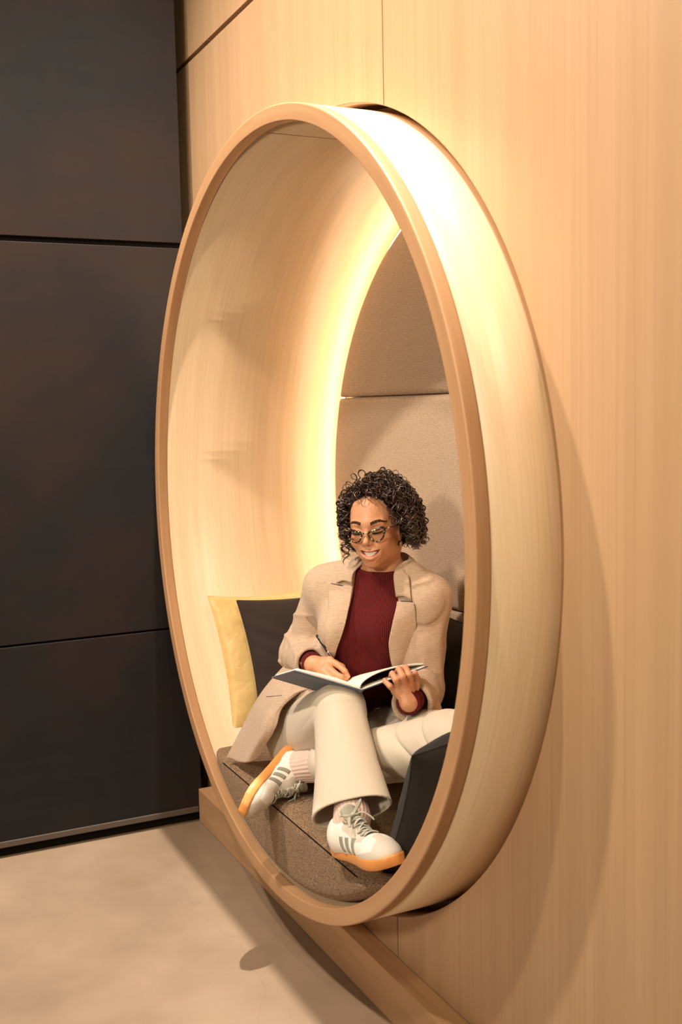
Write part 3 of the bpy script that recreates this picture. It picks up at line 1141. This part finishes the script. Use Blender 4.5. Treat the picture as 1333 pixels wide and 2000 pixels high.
implicit('sweater', f_sweater, (-.02, -1.28, .575), (.33, -.84, 1.0), .0026, M['knit'], person)
for s in ('R', 'L'):
    c = (J['el' + s] + J['wr' + s]) / 2
    e = np.abs(J['el' + s] - J['wr' + s]) / 2 + .05
    cf = implicit('sweater_cuff', lambda p, s=s: f_cuff(p, s), c - e, c + e, .0022, M['knit'], person)
    if s == 'R':
        ax = nrm(J['wrR'] - J['elR'])
        M['button'] = plain('brown cuff button', (0.30, 0.13, 0.08), 0.35, 0.5)
        for k in range(2):
            p0 = J['wrR'] - ax * (.012 + .020 * k)
            o = nrm(V3(-.42, -.90, .10) - ax * (V3(-.42, -.90, .10) @ ax))
            ts = np.linspace(.05, .015, 400)
            q = p0 + ts[:, None] * o
            h = q[np.argmax(f_cuff(q, 'R') < 0)]
            sd = np.cross(o, ax)
            m = MB()
            m.tube([h - o * .001, h + o * .0012, h + o * .0016], [.0052, .0052, .0044], 20, ref=ax)
            m.build('button', M['button'], cf)

implicit('blazer', f_blazer, (-.14, -1.40, .485), (.37, -.70, 1.01), .0030, M['linen'], person)
bl = [o for o in person.children if o.name.startswith('blazer')][0]


def front_at(s, z, extra=0.0):
    fs = np.linspace(.22, -.12, 700)
    q = J['che'] + RT * s + FW * fs[:, None]
    q[:, 2] = z
    v = f_blazer_full(q)
    i = np.argmax(v < 0)
    if v[i] >= 0:
        return None
    return q[i] + FW * extra


def lapel(name, rows, th=.0035, lift=.0030):
    G = []
    for z, s0, s1 in rows:
        r = []
        for k, u in enumerate(np.linspace(0, 1, 14)):
            r.append(front_at(s0 + (s1 - s0) * u, z, lift + .0045 * math.sin(u * math.pi) * 0.8 + .002 * u))
        G.append(r)
    G = np.array(G, float)
    G = patch(G[:, ::1], 60, 24) if len(G) > 3 else G
    # relax the sheet so it lies smooth like pressed cloth
    for _ in range(6):
        G[1:-1, 1:-1] = (G[1:-1, 1:-1] * 2 + G[:-2, 1:-1] + G[2:, 1:-1] + G[1:-1, :-2] + G[1:-1, 2:]) / 6
    m = MB(); m.sheet(G, th)
    return m.build(name, M['linen'], person)


lapel('lapel', [(.916, .031, .092), (.900, .031, .098), (.87, .028, .088), (.82, .030, .078), (.77, .050, .080), (.725, .078, .092), (.69, .100, .108), (.655, .118, .122)])
lapel('lapel', [(.887, -.098, -.143), (.870, -.098, -.146), (.84, -.097, -.145), (.79, -.090, -.139), (.745, -.083, -.124), (.71, -.078, -.106), (.68, -.076, -.088)])
# collar: runs from one notch round the back of the neck to the other
top, bot = [], []
NK = J['nek']


def on(s, z, lift):
    return front_at(s, z, lift)


top += [on(.033, .925, .006), on(.031, .95, .007)]
bot += [on(.078, .922, .006), on(.076, .945, .007)]
for a in np.radians(np.linspace(62, 298, 13)):
    # azimuth measured from the front, through her right, the back and her left
    dr = FW * math.cos(a) + RT * math.sin(a)
    bk = (1 - math.cos(a)) / 2
    top.append(NK + dr * (.058 + .004 * bk) + UP * (.040 + .028 * bk))
    bot.append(NK + dr * (.092 - .004 * bk) + UP * (.014 + .020 * bk))
top += [on(-.082, .95, .007), on(-.094, .898, .006)]
bot += [on(-.122, .945, .007), on(-.136, .893, .006)]
G = np.stack([spline(top, 90), spline((np.array(top) * .45 + np.array(bot) * .55) + UP * .006, 90), spline(bot, 90)], 1)
G = np.stack([spline(G[i], 12) for i in range(len(G))])
m = MB(); m.sheet(G, .0036)
m.build('collar', M['linen'], person)
for A, B in (((.093, .921), (.058, .917)), ((-.140, .8905), (-.108, .8895))):  # dark tubes added to draw the notch gap between collar and lapel
    m = MB()
    m.tube([on(A[0] + (B[0] - A[0]) * u, A[1] + (B[1] - A[1]) * u, .0075) for u in np.linspace(0, 1, 8)], .0011, 6)
    m.build('notch_line', M['dark_line'], bl)

# skirt of the blazer spread over her right hip onto the seat
D = [[[0.0555, -0.8682, 0.7351], [0.0307, -0.92, 0.7359], [0.0409, -0.9745, 0.7329], [0.0465, -1.0204, 0.7214]],
     [[-0.0108, -0.8365, 0.6737], [-0.0189, -0.9104, 0.6597], [-0.0025, -0.9841, 0.6577], [0.0103, -1.0259, 0.6578]],
     [[-0.0565, -0.8005, 0.6096], [-0.0747, -0.9093, 0.6198], [-0.0616, -0.9694, 0.6255], [-0.0357, -0.9915, 0.6381]],
     [[-0.085, -0.7705, 0.5498], [-0.1113, -0.8865, 0.5663], [-0.1083, -0.9632, 0.5796], [-0.0916, -0.9909, 0.6032]],
     [[-0.115, -0.7439, 0.4763], [-0.1263, -0.8502, 0.4965], [-0.1278, -0.9484, 0.5186], [-0.1106, -0.9885, 0.5507]],
     [[-0.1469, -0.7102, 0.3953], [-0.1428, -0.790, 0.4066], [-0.1387, -0.880, 0.4336], [-0.122, -0.9404, 0.4693]]]
G = patch(D, 70, 50)
uu, vv = np.meshgrid(np.linspace(0, 1, 70), np.linspace(0, 1, 50), indexing='ij')
nf = V3(-.75, -.62, .2)
G += nf * ((.007 * np.sin(vv * 9 + uu * 2.0 + .8) + .003 * np.sin(vv * 19 - uu * 4)) * np.clip(uu * 1.4, .1, 1))[..., None]
# rounded front corner of the hem
G[..., 2] += .030 * np.clip((vv - .72) / .28, 0, 1) ** 2.5 * np.clip((uu - .75) / .25, 0, 1) ** 2 
m = MB(); m.sheet(G, .004)
skirt = m.build('blazer_skirt', M['linen'], person)
pk = [G[32 - int(4 * u), 10 + int(16 * u)] + nf * (.0030) for u in np.linspace(0, 1, 5)]
m = MB(); m.tube(spline(pk, 24), .0012, 6)
m.build('pocket_slit', M['dark_line'], skirt)
# hem of the left front, hanging under her left hand
D = [[[.105, -1.235, .700], [.150, -1.262, .700], [.190, -1.262, .695]],
     [[.100, -1.262, .660], [.150, -1.300, .655], [.200, -1.295, .655]],
     [[.110, -1.275, .615], [.155, -1.318, .610], [.205, -1.315, .612]],
     [[.125, -1.285, .585], [.165, -1.325, .578], [.210, -1.325, .582]]]
G = patch(D, 30, 24)
m = MB(); m.sheet(G, .004)
m.build('blazer_skirt', M['linen'], person)

implicit('trousers', f_pants, (-.27, -1.66, .36), (.36, -.72, .78), .0027, M['trouser'], person)

# ------------------------------------------------------------------ face details
t = None
for s in (-1, 1):
    u = np.linspace(-1, 1, 15)
    P = []
    for k in u:
        x = s * .031 + k * .0142
        ys_ = np.linspace(.12, .05, 300)
        q = np.stack([np.full(300, x), ys_, np.full(300, -.0072 - .0028 * (1 - k * k) + .0015 * k * s)], 1)
        v = f_head(h2w(q))
        P.append(q[np.argmax(v < .0001)])
    P = np.array(P)
    m = MB()
    m.tube(h2w(P), np.interp(np.abs(u), [0, .8, 1], [.0016, .0013, .0006]), 6)
    for k in range(26):
        a = P[int(k / 25 * 14)]
        kk = k / 25 * 2 - 1
        e = a + V3(.0015 * kk + .002 * s * (kk * s > 0), .0062, -.0038)
        m.tube(h2w([a, (a + e) / 2 + V3(0, .0006, -.0012), e]), [.00075, .0006, .0002], 4)
    m.build('eyelash', M['lash'], person)
    # brow
    m = MB()
    for k in range(120):
        v = rng.random()
        x = s * (.013 + .037 * v)
        zc = .0165 + .0065 * math.sin(min(v * 1.25, 1) * math.pi / 1.6) - .004 * max(0, v - .7) / .3
        th = .0050 * (1 - v) ** .5 + .0012
        z = zc + th * (rng.random() - .5) * 1.5
        ysx = np.linspace(.12, .04, 200)
        def sit(x, z):
            q = np.stack([np.full(200, x), ysx, np.full(200, z)], 1)
            w_ = f_head(h2w(q)); return q[np.argmax(w_ < .0003)]
        a = sit(x, z); b = sit(x + s * .0050, z + .0016 * (1 - 1.6 * v))
        m.tube(h2w([a, (a + b) / 2 + V3(0, .0005, 0), b]), [.00062, .0006, .0002], 4)
    m.build('eyebrow', M['brow'], person)

# teeth: a curved upper row with a small notch between neighbours
n = 90
u = np.linspace(-.92, .92, n)
xs = -.004 + .0270 * u
zt = -.0675 + .0112 * u ** 2 + .0066 * (1 - u ** 4)
zb = -.0675 + .0112 * u ** 2 - .0066 * (1 - u ** 2) ** .9
yt = .0872 - .0135 * u ** 2
gap = np.abs(((u * 3.6) % 1) - .5)
yt = yt - .0009 * np.clip((gap - .42) / .08, 0, 1)
G = []
for w_ in np.linspace(0, 1, 9):
    z = zt * (1 - w_) + zb * w_ + .0008 * np.clip((gap - .40) / .10, 0, 1) * w_
    G.append(np.stack([xs, yt - .0007 * (w_ - .5) ** 2 * 4, z], 1))
G = np.array(G)
G = h2w(G.reshape(-1, 3)).reshape(G.shape)
m = MB(); m.sheet(G, .0018)
m.build('teeth', M['tooth'], person)

# ------------------------------------------------------------------ hair


def hairline(q):
    """positive where hair grows"""
    x, y, z = q.T
    fr = np.interp(np.abs(x), [0, .02, .045, .062, .08], [.092, .090, .074, .045, .0])
    side = np.interp(z, [-.08, -.03, .0, .03, .08], [-.035, -.012, .010, .030, .060])
    a = np.where(y > .03, z - fr, z + .062)
    b = np.where((np.abs(x) > .045) & (z < .07), side - y, .05)
    return np.minimum(a, b)


def f_cap(p):
    q = w2h(p)
    d = ell(q, (0, -.017, .037), (.079, .094, .094)) * HS
    d = smin(d, ell(q, (-.020, -.045, .020), (.070, .068, .088)) * HS, .03)
    d = smin(d, ell(q, (-.074, -.022, -.004), (.026, .038, .056)) * HS, .03)
    d = smin(d, ell(q, (.060, -.016, .0), (.014, .032, .054)) * HS, .03)
    d = d + .0030 * wob(p, 95, .3) + .0018 * wob(p, 210, 1.3)
    return np.maximum(d, -hairline(q) * .6)


hair = implicit('hair', f_cap, (-.02, -1.30, .98), (.33, -.93, 1.24), .0026, M['scalp'], person)

mh = MB()
cnt = 0
while cnt < 960:
    loose = cnt >= 900
    v = rng.normal(size=3); v /= np.linalg.norm(v)
    q0 = V3(0, -.014, .036) + v * V3(.071, .088, .086)
    if hairline(q0[None])[0] < .001 or q0[2] < -.05:
        continue
    if loose and not (.02 < q0[1] < .075 and -.01 < q0[2] < .07 and abs(q0[0]) > .04 and (q0[0] > 0 or rng.random() < .3)):
        continue
    nrmv = nrm(v / V3(.071, .088, .086))
    left = 1.0 if q0[0] < .012 else 0.0
    crown = float(np.clip((q0[2] - .05) / .06, 0, 1))
    L = rng.uniform(.055, .095) + .030 * left * rng.random() + .045 * crown
    if loose:
        L = rng.uniform(.11, .15)
    part = -1.0 if q0[0] < .040 else 1.0
    side = V3(part, 0, 0) * (.20 + .35 * crown)
    N = int(28 + L * 230)
    s = np.linspace(0, 1, N)
    step = L / N
    p = q0 + nrmv * .003
    dr = nrm(nrmv * 1.0 + side * .8)
    path = [p.copy()]
    grow = rng.uniform(.006, .020) + left * rng.uniform(.006, .028) * (1 if q0[2] < .06 else .4) + .016 * crown * rng.random() - .016 * (1 - left)
    for k in range(1, N):
        tt = s[k]
        want = nrm(nrmv * max(0, .9 - 2.2 * tt) + side * max(.10, .8 - tt) + V3(0, -.10, -0.30 - 1.7 * tt) + rng.normal(size=3) * .12)
        dr = nrm(dr * .86 + want * .14)
        p = p + dr * step * (1 / HS)
        # keep outside the skull, and off the face
        c = p - V3(0, -.014, .030)
        rr = V3(.072 + grow * .9, .090 + grow * .6, .088 + grow * .8)
        k0 = np.linalg.norm(c / rr)
        base = min(1.0, .82 + tt * 1.6)
        if k0 < base and p[2] > -.02:
            p = p + nrm(c / rr ** 2) * (base - k0) * .06
        if p[1] > .028 and p[2] < .080 and abs(p[0]) < .066:
            p[0] += .0022 * (1 if p[0] > 0.004 else -1)
            p[1] -= .0014
        if p[1] > .045 and -.10 < p[2] < .084 and abs(p[0]) < .052:
            break
        if p[2] < ((-.100 if loose else -.075) if p[0] > 0 else -.064) - .02 * rng.random():
            break
        p[0] = min(max(p[0], -.122), .080 + .010 * math.sin(cnt))
        path.append(p.copy())
    path = np.array(path)
    if len(path) < 8:
        continue
    if (path[-1][1] > .050 and abs(path[-1][0]) < .055 and path[-1][2] < .05) or (abs(path[-1][0]) < .088 and path[-1][1] > -.004 and path[-1][2] < -.022):
        continue
    s = s[:len(path)]
    T = np.gradient(path, axis=0); T /= np.linalg.norm(T, axis=1)[:, None] + 1e-9
    S = np.cross(T, V3(.31, .2, .93)); S /= np.linalg.norm(S, axis=1)[:, None] + 1e-9
    B = np.cross(T, S)
    turns = L / rng.uniform(.026, .046)
    ph = rng.uniform(0, 6.28)
    R_ = rng.uniform(.0055, .0115) * np.clip(s * 3.2, .15, 1) * (1 + .4 * s) * (1 - .35 * crown)
    hd = 1 if rng.random() < .5 else -1
    a = ph + s * turns * 2 * np.pi
    path = path + (np.cos(a)[:, None] * S + hd * np.sin(a)[:, None] * B) * R_[:, None]
    r = rng.uniform(.0010, .0025) * np.clip((s[-1] + .04 - s) * 5, .22, 1)
    W_ = h2w(path)
    mh.tube(W_, r, 5, flat=.55, ref=tuple(rng.normal(size=3)), caps=False)
    cnt += 1
mh.build('curls', M['hair'], hair)

# ------------------------------------------------------------------ glasses, earring
t = NT('tortoiseshell acetate')
a = t.noise(230, detail=2)
t.color(t.ramp(a, [(0.50, (0.018, 0.010, 0.008)), (0.57, (0.05, 0.025, 0.012)), (0.62, (0.72, 0.56, 0.28))]))
M['tortoise'] = t.set(0.15, 0.6)
t = NT('spectacle lens')
t.b.inputs['Base Color'].default_value = (1, 1, 1, 1)
t.b.inputs['Transmission Weight'].default_value = 1.0
t.b.inputs['IOR'].default_value = 1.02
t.b.inputs['Alpha'].default_value = 0.22
M['lens'] = t.set(0.02, 0.5)

gl = empty('eyeglasses', tuple(h2w((0, .09, 0))))
tag(gl, 'tortoiseshell cat-eye glasses worn on the face of the person', 'glasses')
fm = MB()
ends = []
for s in (-1, 1):
    out = [(.0095, .0035), (.014, .0085), (.024, .0120), (.036, .0150), (.047, .0185), (.0535, .0175), (.0545, .0105), (.0525, .000),
           (.0475, -.0105), (.039, -.0175), (.030, -.0195), (.021, -.0170), (.0145, -.0095), (.0105, -.002)]
    P = np.array([(s * x, .0985 - 3.2 * x * x * 1.0 + (z + .02) * .10, z - .0125) for x, z in out])
    Q = np.vstack([P, P[:3]])
    C_ = spline(Q, 17 * 8)[8:8 + 14 * 8]
    W_ = h2w(C_)
    rr = np.interp(C_[:, 2], [-.035, -.015, .004], [.0017, .0022, .0036])
    fm.tube(W_, rr, 8, closed=True, ref=tuple(_fh))
    m = MB()
    c = W_.mean(0)
    m.add(np.vstack([W_ + _fh * .0005, c[None] + _fh * .0010, W_ - _fh * .0005, c[None]]),
          [(i, (i + 1) % len(W_), len(W_)) for i in range(len(W_))] +
          [(len(W_) + 1 + (i + 1) % len(W_), len(W_) + 1 + i, 2 * len(W_) + 1) for i in range(len(W_))] +
          [(i, len(W_) + 1 + i, len(W_) + 1 + (i + 1) % len(W_), (i + 1) % len(W_)) for i in range(len(W_))])
    m.build('lens', M['lens'], gl)
    h0 = V3(s * .0535, .0895, .003)
    tp = MB()
    tp.tube(h2w(spline([h0, V3(s * .0665, .078, .004), V3(s * .0715, .045, .003), V3(s * .0735, .005, .000), V3(s * .073, -.015, -.012)], 30)), .0028, 8, flat=.6, ref=tuple(_uh))
    tp.build('temple', M['tortoise'], gl)
fm.tube(h2w(spline([(-.0105, .099, -.0095), (-.005, .1015, -.0065), (.005, .1015, -.0065), (.0105, .099, -.0095)], 14)), .0017, 8, ref=tuple(_fh))
fm.build('frame', M['tortoise'], gl)
M['gold'] = plain('gold', (0.85, 0.55, 0.2), 0.2, 0.5, Metallic=1.0)
m = MB()
c = h2w((-.0715, .004, -.056))
a = np.linspace(0, 2 * np.pi, 28, endpoint=False)
m.tube(c + np.cos(a)[:, None] * _uh * .0075 + np.sin(a)[:, None] * _fh * .0050, .0017, 8, closed=True, ref=tuple(_rr))
tag(m.build('earring', M['gold'], None), 'small gold hoop earring in the ear beneath the dark curls', 'earring')

# ------------------------------------------------------------------ notebook and pen
S0, B0, R0 = V3(.0003, -1.2766, .7005), V3(-.1421, -1.2035, .7505), V3(.1458, -1.34, .7540)
DV = V3(.0154, .1970, -.0625) * .93
M['cover'] = cloth('blue grey notebook cloth', (0.105, 0.115, 0.155), (0.07, 0.078, 0.11), (500, 500, 500), slub=False)
t = NT('notebook paper')
t.color((0.86, 0.80, 0.72))
wv = t.noise(400, detail=2)
t.bump(wv, 0.05, 0.0002)
M['paper'] = t.set(0.8, 0.2)
t = NT('notebook page edges')
sp_ = t.n('SeparateXYZ'); t.l(t.tc.outputs['Object'], sp_.inputs[0])
wz = t.noise(1.0, None, (40, 40, 2500), 2)
t.color(t.mix((0.80, 0.74, 0.66), (0.50, 0.45, 0.40), wz))
M['page_edge'] = t.set(0.8, 0.2)
nb = empty('notebook', tuple(S0))
tag(nb, 'open notebook with blue grey cloth cover and white pages on the raised knee', 'notebook')


def book_half(E0, bulge, thick, sgn):
    """cover and page block from the spine to the outer edge E0"""
    e = E0 - S0
    N_ = nrm(np.cross(e, DV)) ; N_ = N_ if N_[2] > 0 else -N_
    u = np.linspace(0, 1, 26); v = np.linspace(0, 1, 12)
    C_ = np.array([[S0 + e * a + DV * b for a in u] for b in v])
    m = MB(); m.sheet(C_, .0030)
    m.build('cover', M['cover'], nb)
    inset = lambda a, b: S0 + e * (a * .965) + DV * (.012 + b * .955)
    top = np.array([[inset(a, b) + N_ * (.0028 + thick * (1 - math.exp(-a * 14)) * (1 - .25 * a) + bulge * math.sin(math.pi * min(1, a * 1.0)) ** 1.5) for a in u] for b in v])
    bot = np.array([[inset(a, b) + N_ * .0018 for a in u] for b in v])
    m = MB()
    m.grid(top, flip=sgn > 0); m.grid(bot, flip=sgn < 0)
    o = 26 * 12
    F = []
    for j in range(25):
        F.append((j, j + 1, o + j + 1, o + j)); F.append((11 * 26 + j + 1, 11 * 26 + j, o + 11 * 26 + j, o + 11 * 26 + j + 1))
    for i in range(11):
        F.append((i * 26 + 25, (i + 1) * 26 + 25, o + (i + 1) * 26 + 25, o + i * 26 + 25))
        F.append(((i + 1) * 26, i * 26, o + i * 26, o + (i + 1) * 26))
    m.f.extend(F)
    m.build('pages', M['paper'], nb)


book_half(B0, .003, .007, 1)
book_half(R0, .0, .004, -1)
# the right-hand leaves arch up from the spine and come down to the fore edge
e = R0 - S0
N_ = nrm(np.cross(e, DV)); N_ = N_ if N_[2] > 0 else -N_
for lift, th in ((.050, .0035), (.056, .0006)):
    u = np.linspace(0, 1, 40) ** 1.6
    G = np.array([[S0 + e * (a * .965) + DV * (.012 + b_ * .955) + N_ * (.0075 + lift * a ** .55 * (1 - a) ** .9) for a in u] for b_ in np.linspace(0, 1, 12)])
    m = MB(); m.sheet(G, th)
    m.build('leaves', M['paper'], nb)
m = MB(); m.tube([S0 + DV * k - UP * .0015 for k in np.linspace(0, 1, 6)], .0045, 10, flat=.7)
m.build('spine', M['cover'], nb)

pa, pb = V3(-.0049, -1.0321, .7902), V3(.0282, -1.1405, .6915)
pn = empty('pen', tuple(pb))
tag(pn, 'slim black pen with silver ring held in the writing hand', 'pen')
dv = nrm(pb - pa); Lp = np.linalg.norm(pb - pa)
M['penblack'] = plain('black pen lacquer', (0.012, 0.012, 0.014), 0.2, 0.6)
M['silver'] = plain('silver', (0.75, 0.72, 0.68), 0.2, 0.5, Metallic=1.0)
m = MB(); m.tube([pa, pa + dv * .003, pa + dv * .055], [.003, .0039, .0043], 16)
m.build('barrel', M['penblack'], pn)
m = MB(); m.tube([pa + dv * .055, pa + dv * .060], [.0046, .0046], 16)
m.build('ring', M['silver'], pn)
m = MB(); m.tube([pa + dv * .060, pa + dv * (Lp - .014), pa + dv * Lp], [.0042, .0038, .0006], 16)
m.build('grip', M['silver'], pn)

# ------------------------------------------------------------------ shoes
M['gum'] = plain('amber gum rubber', (0.72, 0.30, 0.085), 0.4, 0.5)
t = NT('sneaker upper')
at = t.n('Attribute', attribute_name='paint')
t.color(at.outputs[0])
t.bump(t.noise(500, detail=3), 0.2, 0.0005)
M['upper'] = t.set(0.55, 0.35)
M['stripe'] = plain('grey green leather stripe', (0.30, 0.30, 0.25), 0.5, 0.4)
M['lace'] = cloth('pale sage shoe lace', (0.50, 0.49, 0.41), (0.42, 0.41, 0.34), (1500, 1500, 1500), slub=False, crease=0.1)
M['tongue'] = plain('sage suede tongue', (0.38, 0.37, 0.31), 0.8, 0.2)
SS = .94


def halfw(x):
    return np.interp(x, [0, .010, .03, .06, .10, .14, .18, .205, .230, .250, .260], [.004, .020, .031, .033, .0315, .036, .0445, .0455, .038, .022, .003])


def f_upper(q):
    """q in the shoe's own frame: x heel to toe, y left, z up, metres"""
    d = ell(q, (.203, .0, .026), (.052, .0425, .034))
    d = smin(d, ecap(q, V3(.060, 0, .040), V3(.175, 0, .030), .036, .032, V3(0, 1, 0), 1.12), .03)
    d = smin(d, ell(q, (.040, .0, .045), (.038, .0325, .045)), .03)
    d = smin(d, cap(q, V3(.055, 0, .060), V3(.110, 0, .068), .031, .026), .025)
    # opening for the ankle
    d = smax(d, -cap(q, V3(.058, 0, .085), V3(.050, 0, .14), .026, .040), .008)
    d = smax(d, q[:, 2] - (.094 - .35 * (q[:, 0] - .05) * 0), .004)
    return np.maximum(d, .016 - q[:, 2])


def upper_paint(q):
    x, y, z = q.T
    c = np.tile(np.array([0.80, 0.76, 0.70]), (len(q), 1))
    suede = np.array([0.60, 0.545, 0.47])
    toe = (x > .205 + .35 * np.abs(y)) | ((x > .188) & (np.abs(y) < .012)) | ((x > .165) & (z < .030 + (x - .165) * .25))
    stay = (np.abs(np.abs(y) - .022) < .009) & (x > .090) & (x < .172) & (z > .045)
    eye = (np.abs(y) < .015) & (x > .095) & (x < .172) & (z > .04)
    c[toe | stay] = suede
    c[eye] = (0.36, 0.35, 0.30)
    heel = (x < .028) & (z > .050)
    c[heel] = (0.42, 0.41, 0.35)
    c[(z > .086) & (x < .10)] = (0.55, 0.43, 0.37)
    return c


for s in ('L', 'R'):
    H, X, Y, Z = SHOE[s]
    RM = np.array([X, Y, Z])
    tow = lambda q: H + (np.asarray(q, float) * SS) @ RM
    toe_lab = 'sneaker on the foot tucked to the left, sole turned outwards' if s == 'L' else 'sneaker planted on the front edge of the cushion'
    V, Q = nets(lambda p: f_upper(p), (-.005, -.055, .008), (.265, .055, .105), .0018)
    me = fast_mesh('shoe', tow(V), Q)
    c = upper_paint(V)
    atr = me.color_attributes.new('paint', 'FLOAT_COLOR', 'POINT')
    atr.data.foreach_set('color', np.hstack([c, np.ones((len(V), 1))]).astype(np.float32).ravel())
    shoe = link('shoe', me, M['upper'], person)
    tag(shoe, 'white ' + toe_lab)
    # sole
    xs = .130 - .130 * np.cos(np.linspace(0, np.pi, 60))
    prof = [(0.0, -.003), (.0015, .0), (.004, .0015), (.012, .0025), (.020, .0025), (.025, .001), (.026, -.004)]
    G = []
    for z, off in prof:
        hw = np.maximum(halfw(xs) + off, .001)
        lx = np.concatenate([xs, xs[::-1]]); ly = np.concatenate([hw, -hw[::-1]])
        lx = np.where(lx < .13, lx - off * (lx < .02), lx + off * (lx > .24))
        zz = z + .010 * np.clip((lx - .20) / .06, 0, 1) ** 2 + (.0 if z < .01 else .002 * np.clip((.1 - lx) / .1, 0, 1))
        G.append(tow(np.stack([lx, ly, zz], 1)))
    m = MB()
    G = np.array(G)
    m.grid(G, closed_v=True)
    b = 0
    nn = G.shape[1]
    for k in (0, len(prof) - 1):
        f_ = [(k * nn + i, k * nn + i + 1, k * nn + nn - 2 - i, k * nn + nn - 1 - i) for i in range(nn // 2 - 1)]
        m.f.extend([q[::-1] if k else q for q in f_])
    m.build('sole', M['gum'], shoe)

    def side(x, z, sg, lift):
        ys_ = np.linspace(.07, 0, 160)
        q = np.stack([np.full(160, x), sg * ys_, np.full(160, z)], 1)
        v = f_upper(q)
        return q[np.argmax(v < 0)] + V3(0, sg * lift, 0)

    def topz(x, y, lift):
        zs = np.linspace(.12, .02, 200)
        q = np.stack([np.full(200, x), np.full(200, y), zs], 1)
        v = f_upper(q)
        return q[np.argmax(v < 0)] + V3(0, 0, lift)

    for sg in (-1, 1):
        for k in range(3):
            x0 = .092 + .0215 * k
            G = []
            for w_ in np.linspace(0, 1, 12):
                z = .027 + w_ * .032
                xa = x0 + .012 * (1 - w_) ** 1.6 - .003
                G.append([side(xa + e, z, sg, .0008) for e in (0, .0028, .0056, .0085, .0110)])
            m = MB(); m.sheet(tow(np.array(G).reshape(-1, 3)).reshape(12, 5, 3), .0018)
            m.build('stripe', M['stripe'], shoe)
    # tongue
    G = []
    for w_ in np.linspace(0, 1, 12):
        x = .118 - .040 * w_
        r = []
        for y in np.linspace(-1, 1, 9):
            b_ = topz(max(x, .098), y * .016, .002)
            r.append(V3(x + .010 * (1 - y * y) * w_ * 0, y * (.017 + .004 * w_), (b_[2] if w_ < .5 else topz(.098, y * .016, .002)[2] + (w_ - .5) * .052 * (1 - .35 * y * y))))
        G.append(r)
    m = MB(); m.sheet(tow(np.array(G).reshape(-1, 3)).reshape(12, 9, 3), .004)
    m.build('tongue', M['tongue'], shoe)
    # laces: bars across the throat, crossing below, and a bow
    m = MB()
    for k in range(6):
        x = .104 + .0125 * k
        wv_ = .021 - .0006 * k
        P = [topz(x + .004 * (u + 1) / 2 * (1 if k % 2 else -1), u * wv_, .0030 + .0022 * (1 - u * u)) for u in np.linspace(-1, 1, 11)]
        m.tube(tow(P), .0031, 8, flat=.42, ref=tuple(Z))
        if k < 5:
            for sg in (-1, 1):
                P = [topz(x + .0125 * (u + 1) / 2, sg * u * wv_ * .9, .0022 + .0014 * (1 - u * u)) for u in np.linspace(-1, 1, 9)]
                m.tube(tow(P), .0027, 8, flat=.42, ref=tuple(Z))
    m.build('laces', M['lace'], shoe)
    K = topz(.102, 0, .006)
    m = MB()
    m.tube(tow([K + V3(0, -.006, 0), K + V3(0, 0, .003), K + V3(0, .006, 0)]), [.004, .0055, .004], 10)
    loops = [(1, .034, .016, .020), (-1, .032, .014, -.002)] if s == 'L' else [(1, .026, .006, .030), (-1, .030, .022, .006)]
    for sg, ln, wd, up_ in loops:
        a = np.linspace(0, 2 * np.pi, 30)
        P = [K + V3(-.002 + wd * .55 * math.sin(q) * math.sin(q / 2), sg * ln * (1 - math.cos(q)) / 2, up_ * (1 - math.cos(q)) / 2 * (1 if s == 'R' else .5) + .002 * math.sin(q)) for q in a]
        P = [p + V3(wd * math.sin(q) * .5, 0, 0) for p, q in zip(P, a)]
        m.tube(tow(P), .0030, 8, flat=.45, ref=tuple(X))
    for sg in (-1, 1):
        P = spline([K, K + V3(.012, sg * .016, .006), K + V3(.026, sg * .028, -.004), K + V3(.034, sg * .033, -.014)], 16)
        m.tube(tow(P), .0029, 8, flat=.45, ref=tuple(Z))
    m.build('lace_bow', M['lace'], shoe)
    # sock
    an = J['an' + s]
    kn = J['kn' + s]
    ax = nrm(kn - an)
    c0 = tow((.052, 0, .045)); c1 = an + ax * (.15 if s == 'L' else .03)
    rs = .054 if s == 'L' else .037
    def f_sock(p, c0=c0, c1=c1, an=an, rs=rs):
        d = smin(cap(p, c0, an, .034, .0375), cap(p, an, c1, .0375, rs), .015)
        e = p - an
        w2 = np.cross(nrm(c1 - an), V3(.3, .5, .8)); w2 /= np.linalg.norm(w2); w3 = np.cross(nrm(c1 - an), w2)
        return d + .0009 * np.sin(np.arctan2(e @ w2, e @ w3) * 26)
    lo = np.minimum(np.minimum(c0, an), c1) - .05; hi = np.maximum(np.maximum(c0, an), c1) + .05
    implicit('sock', f_sock, lo, hi, .0020, M['sock'], person)
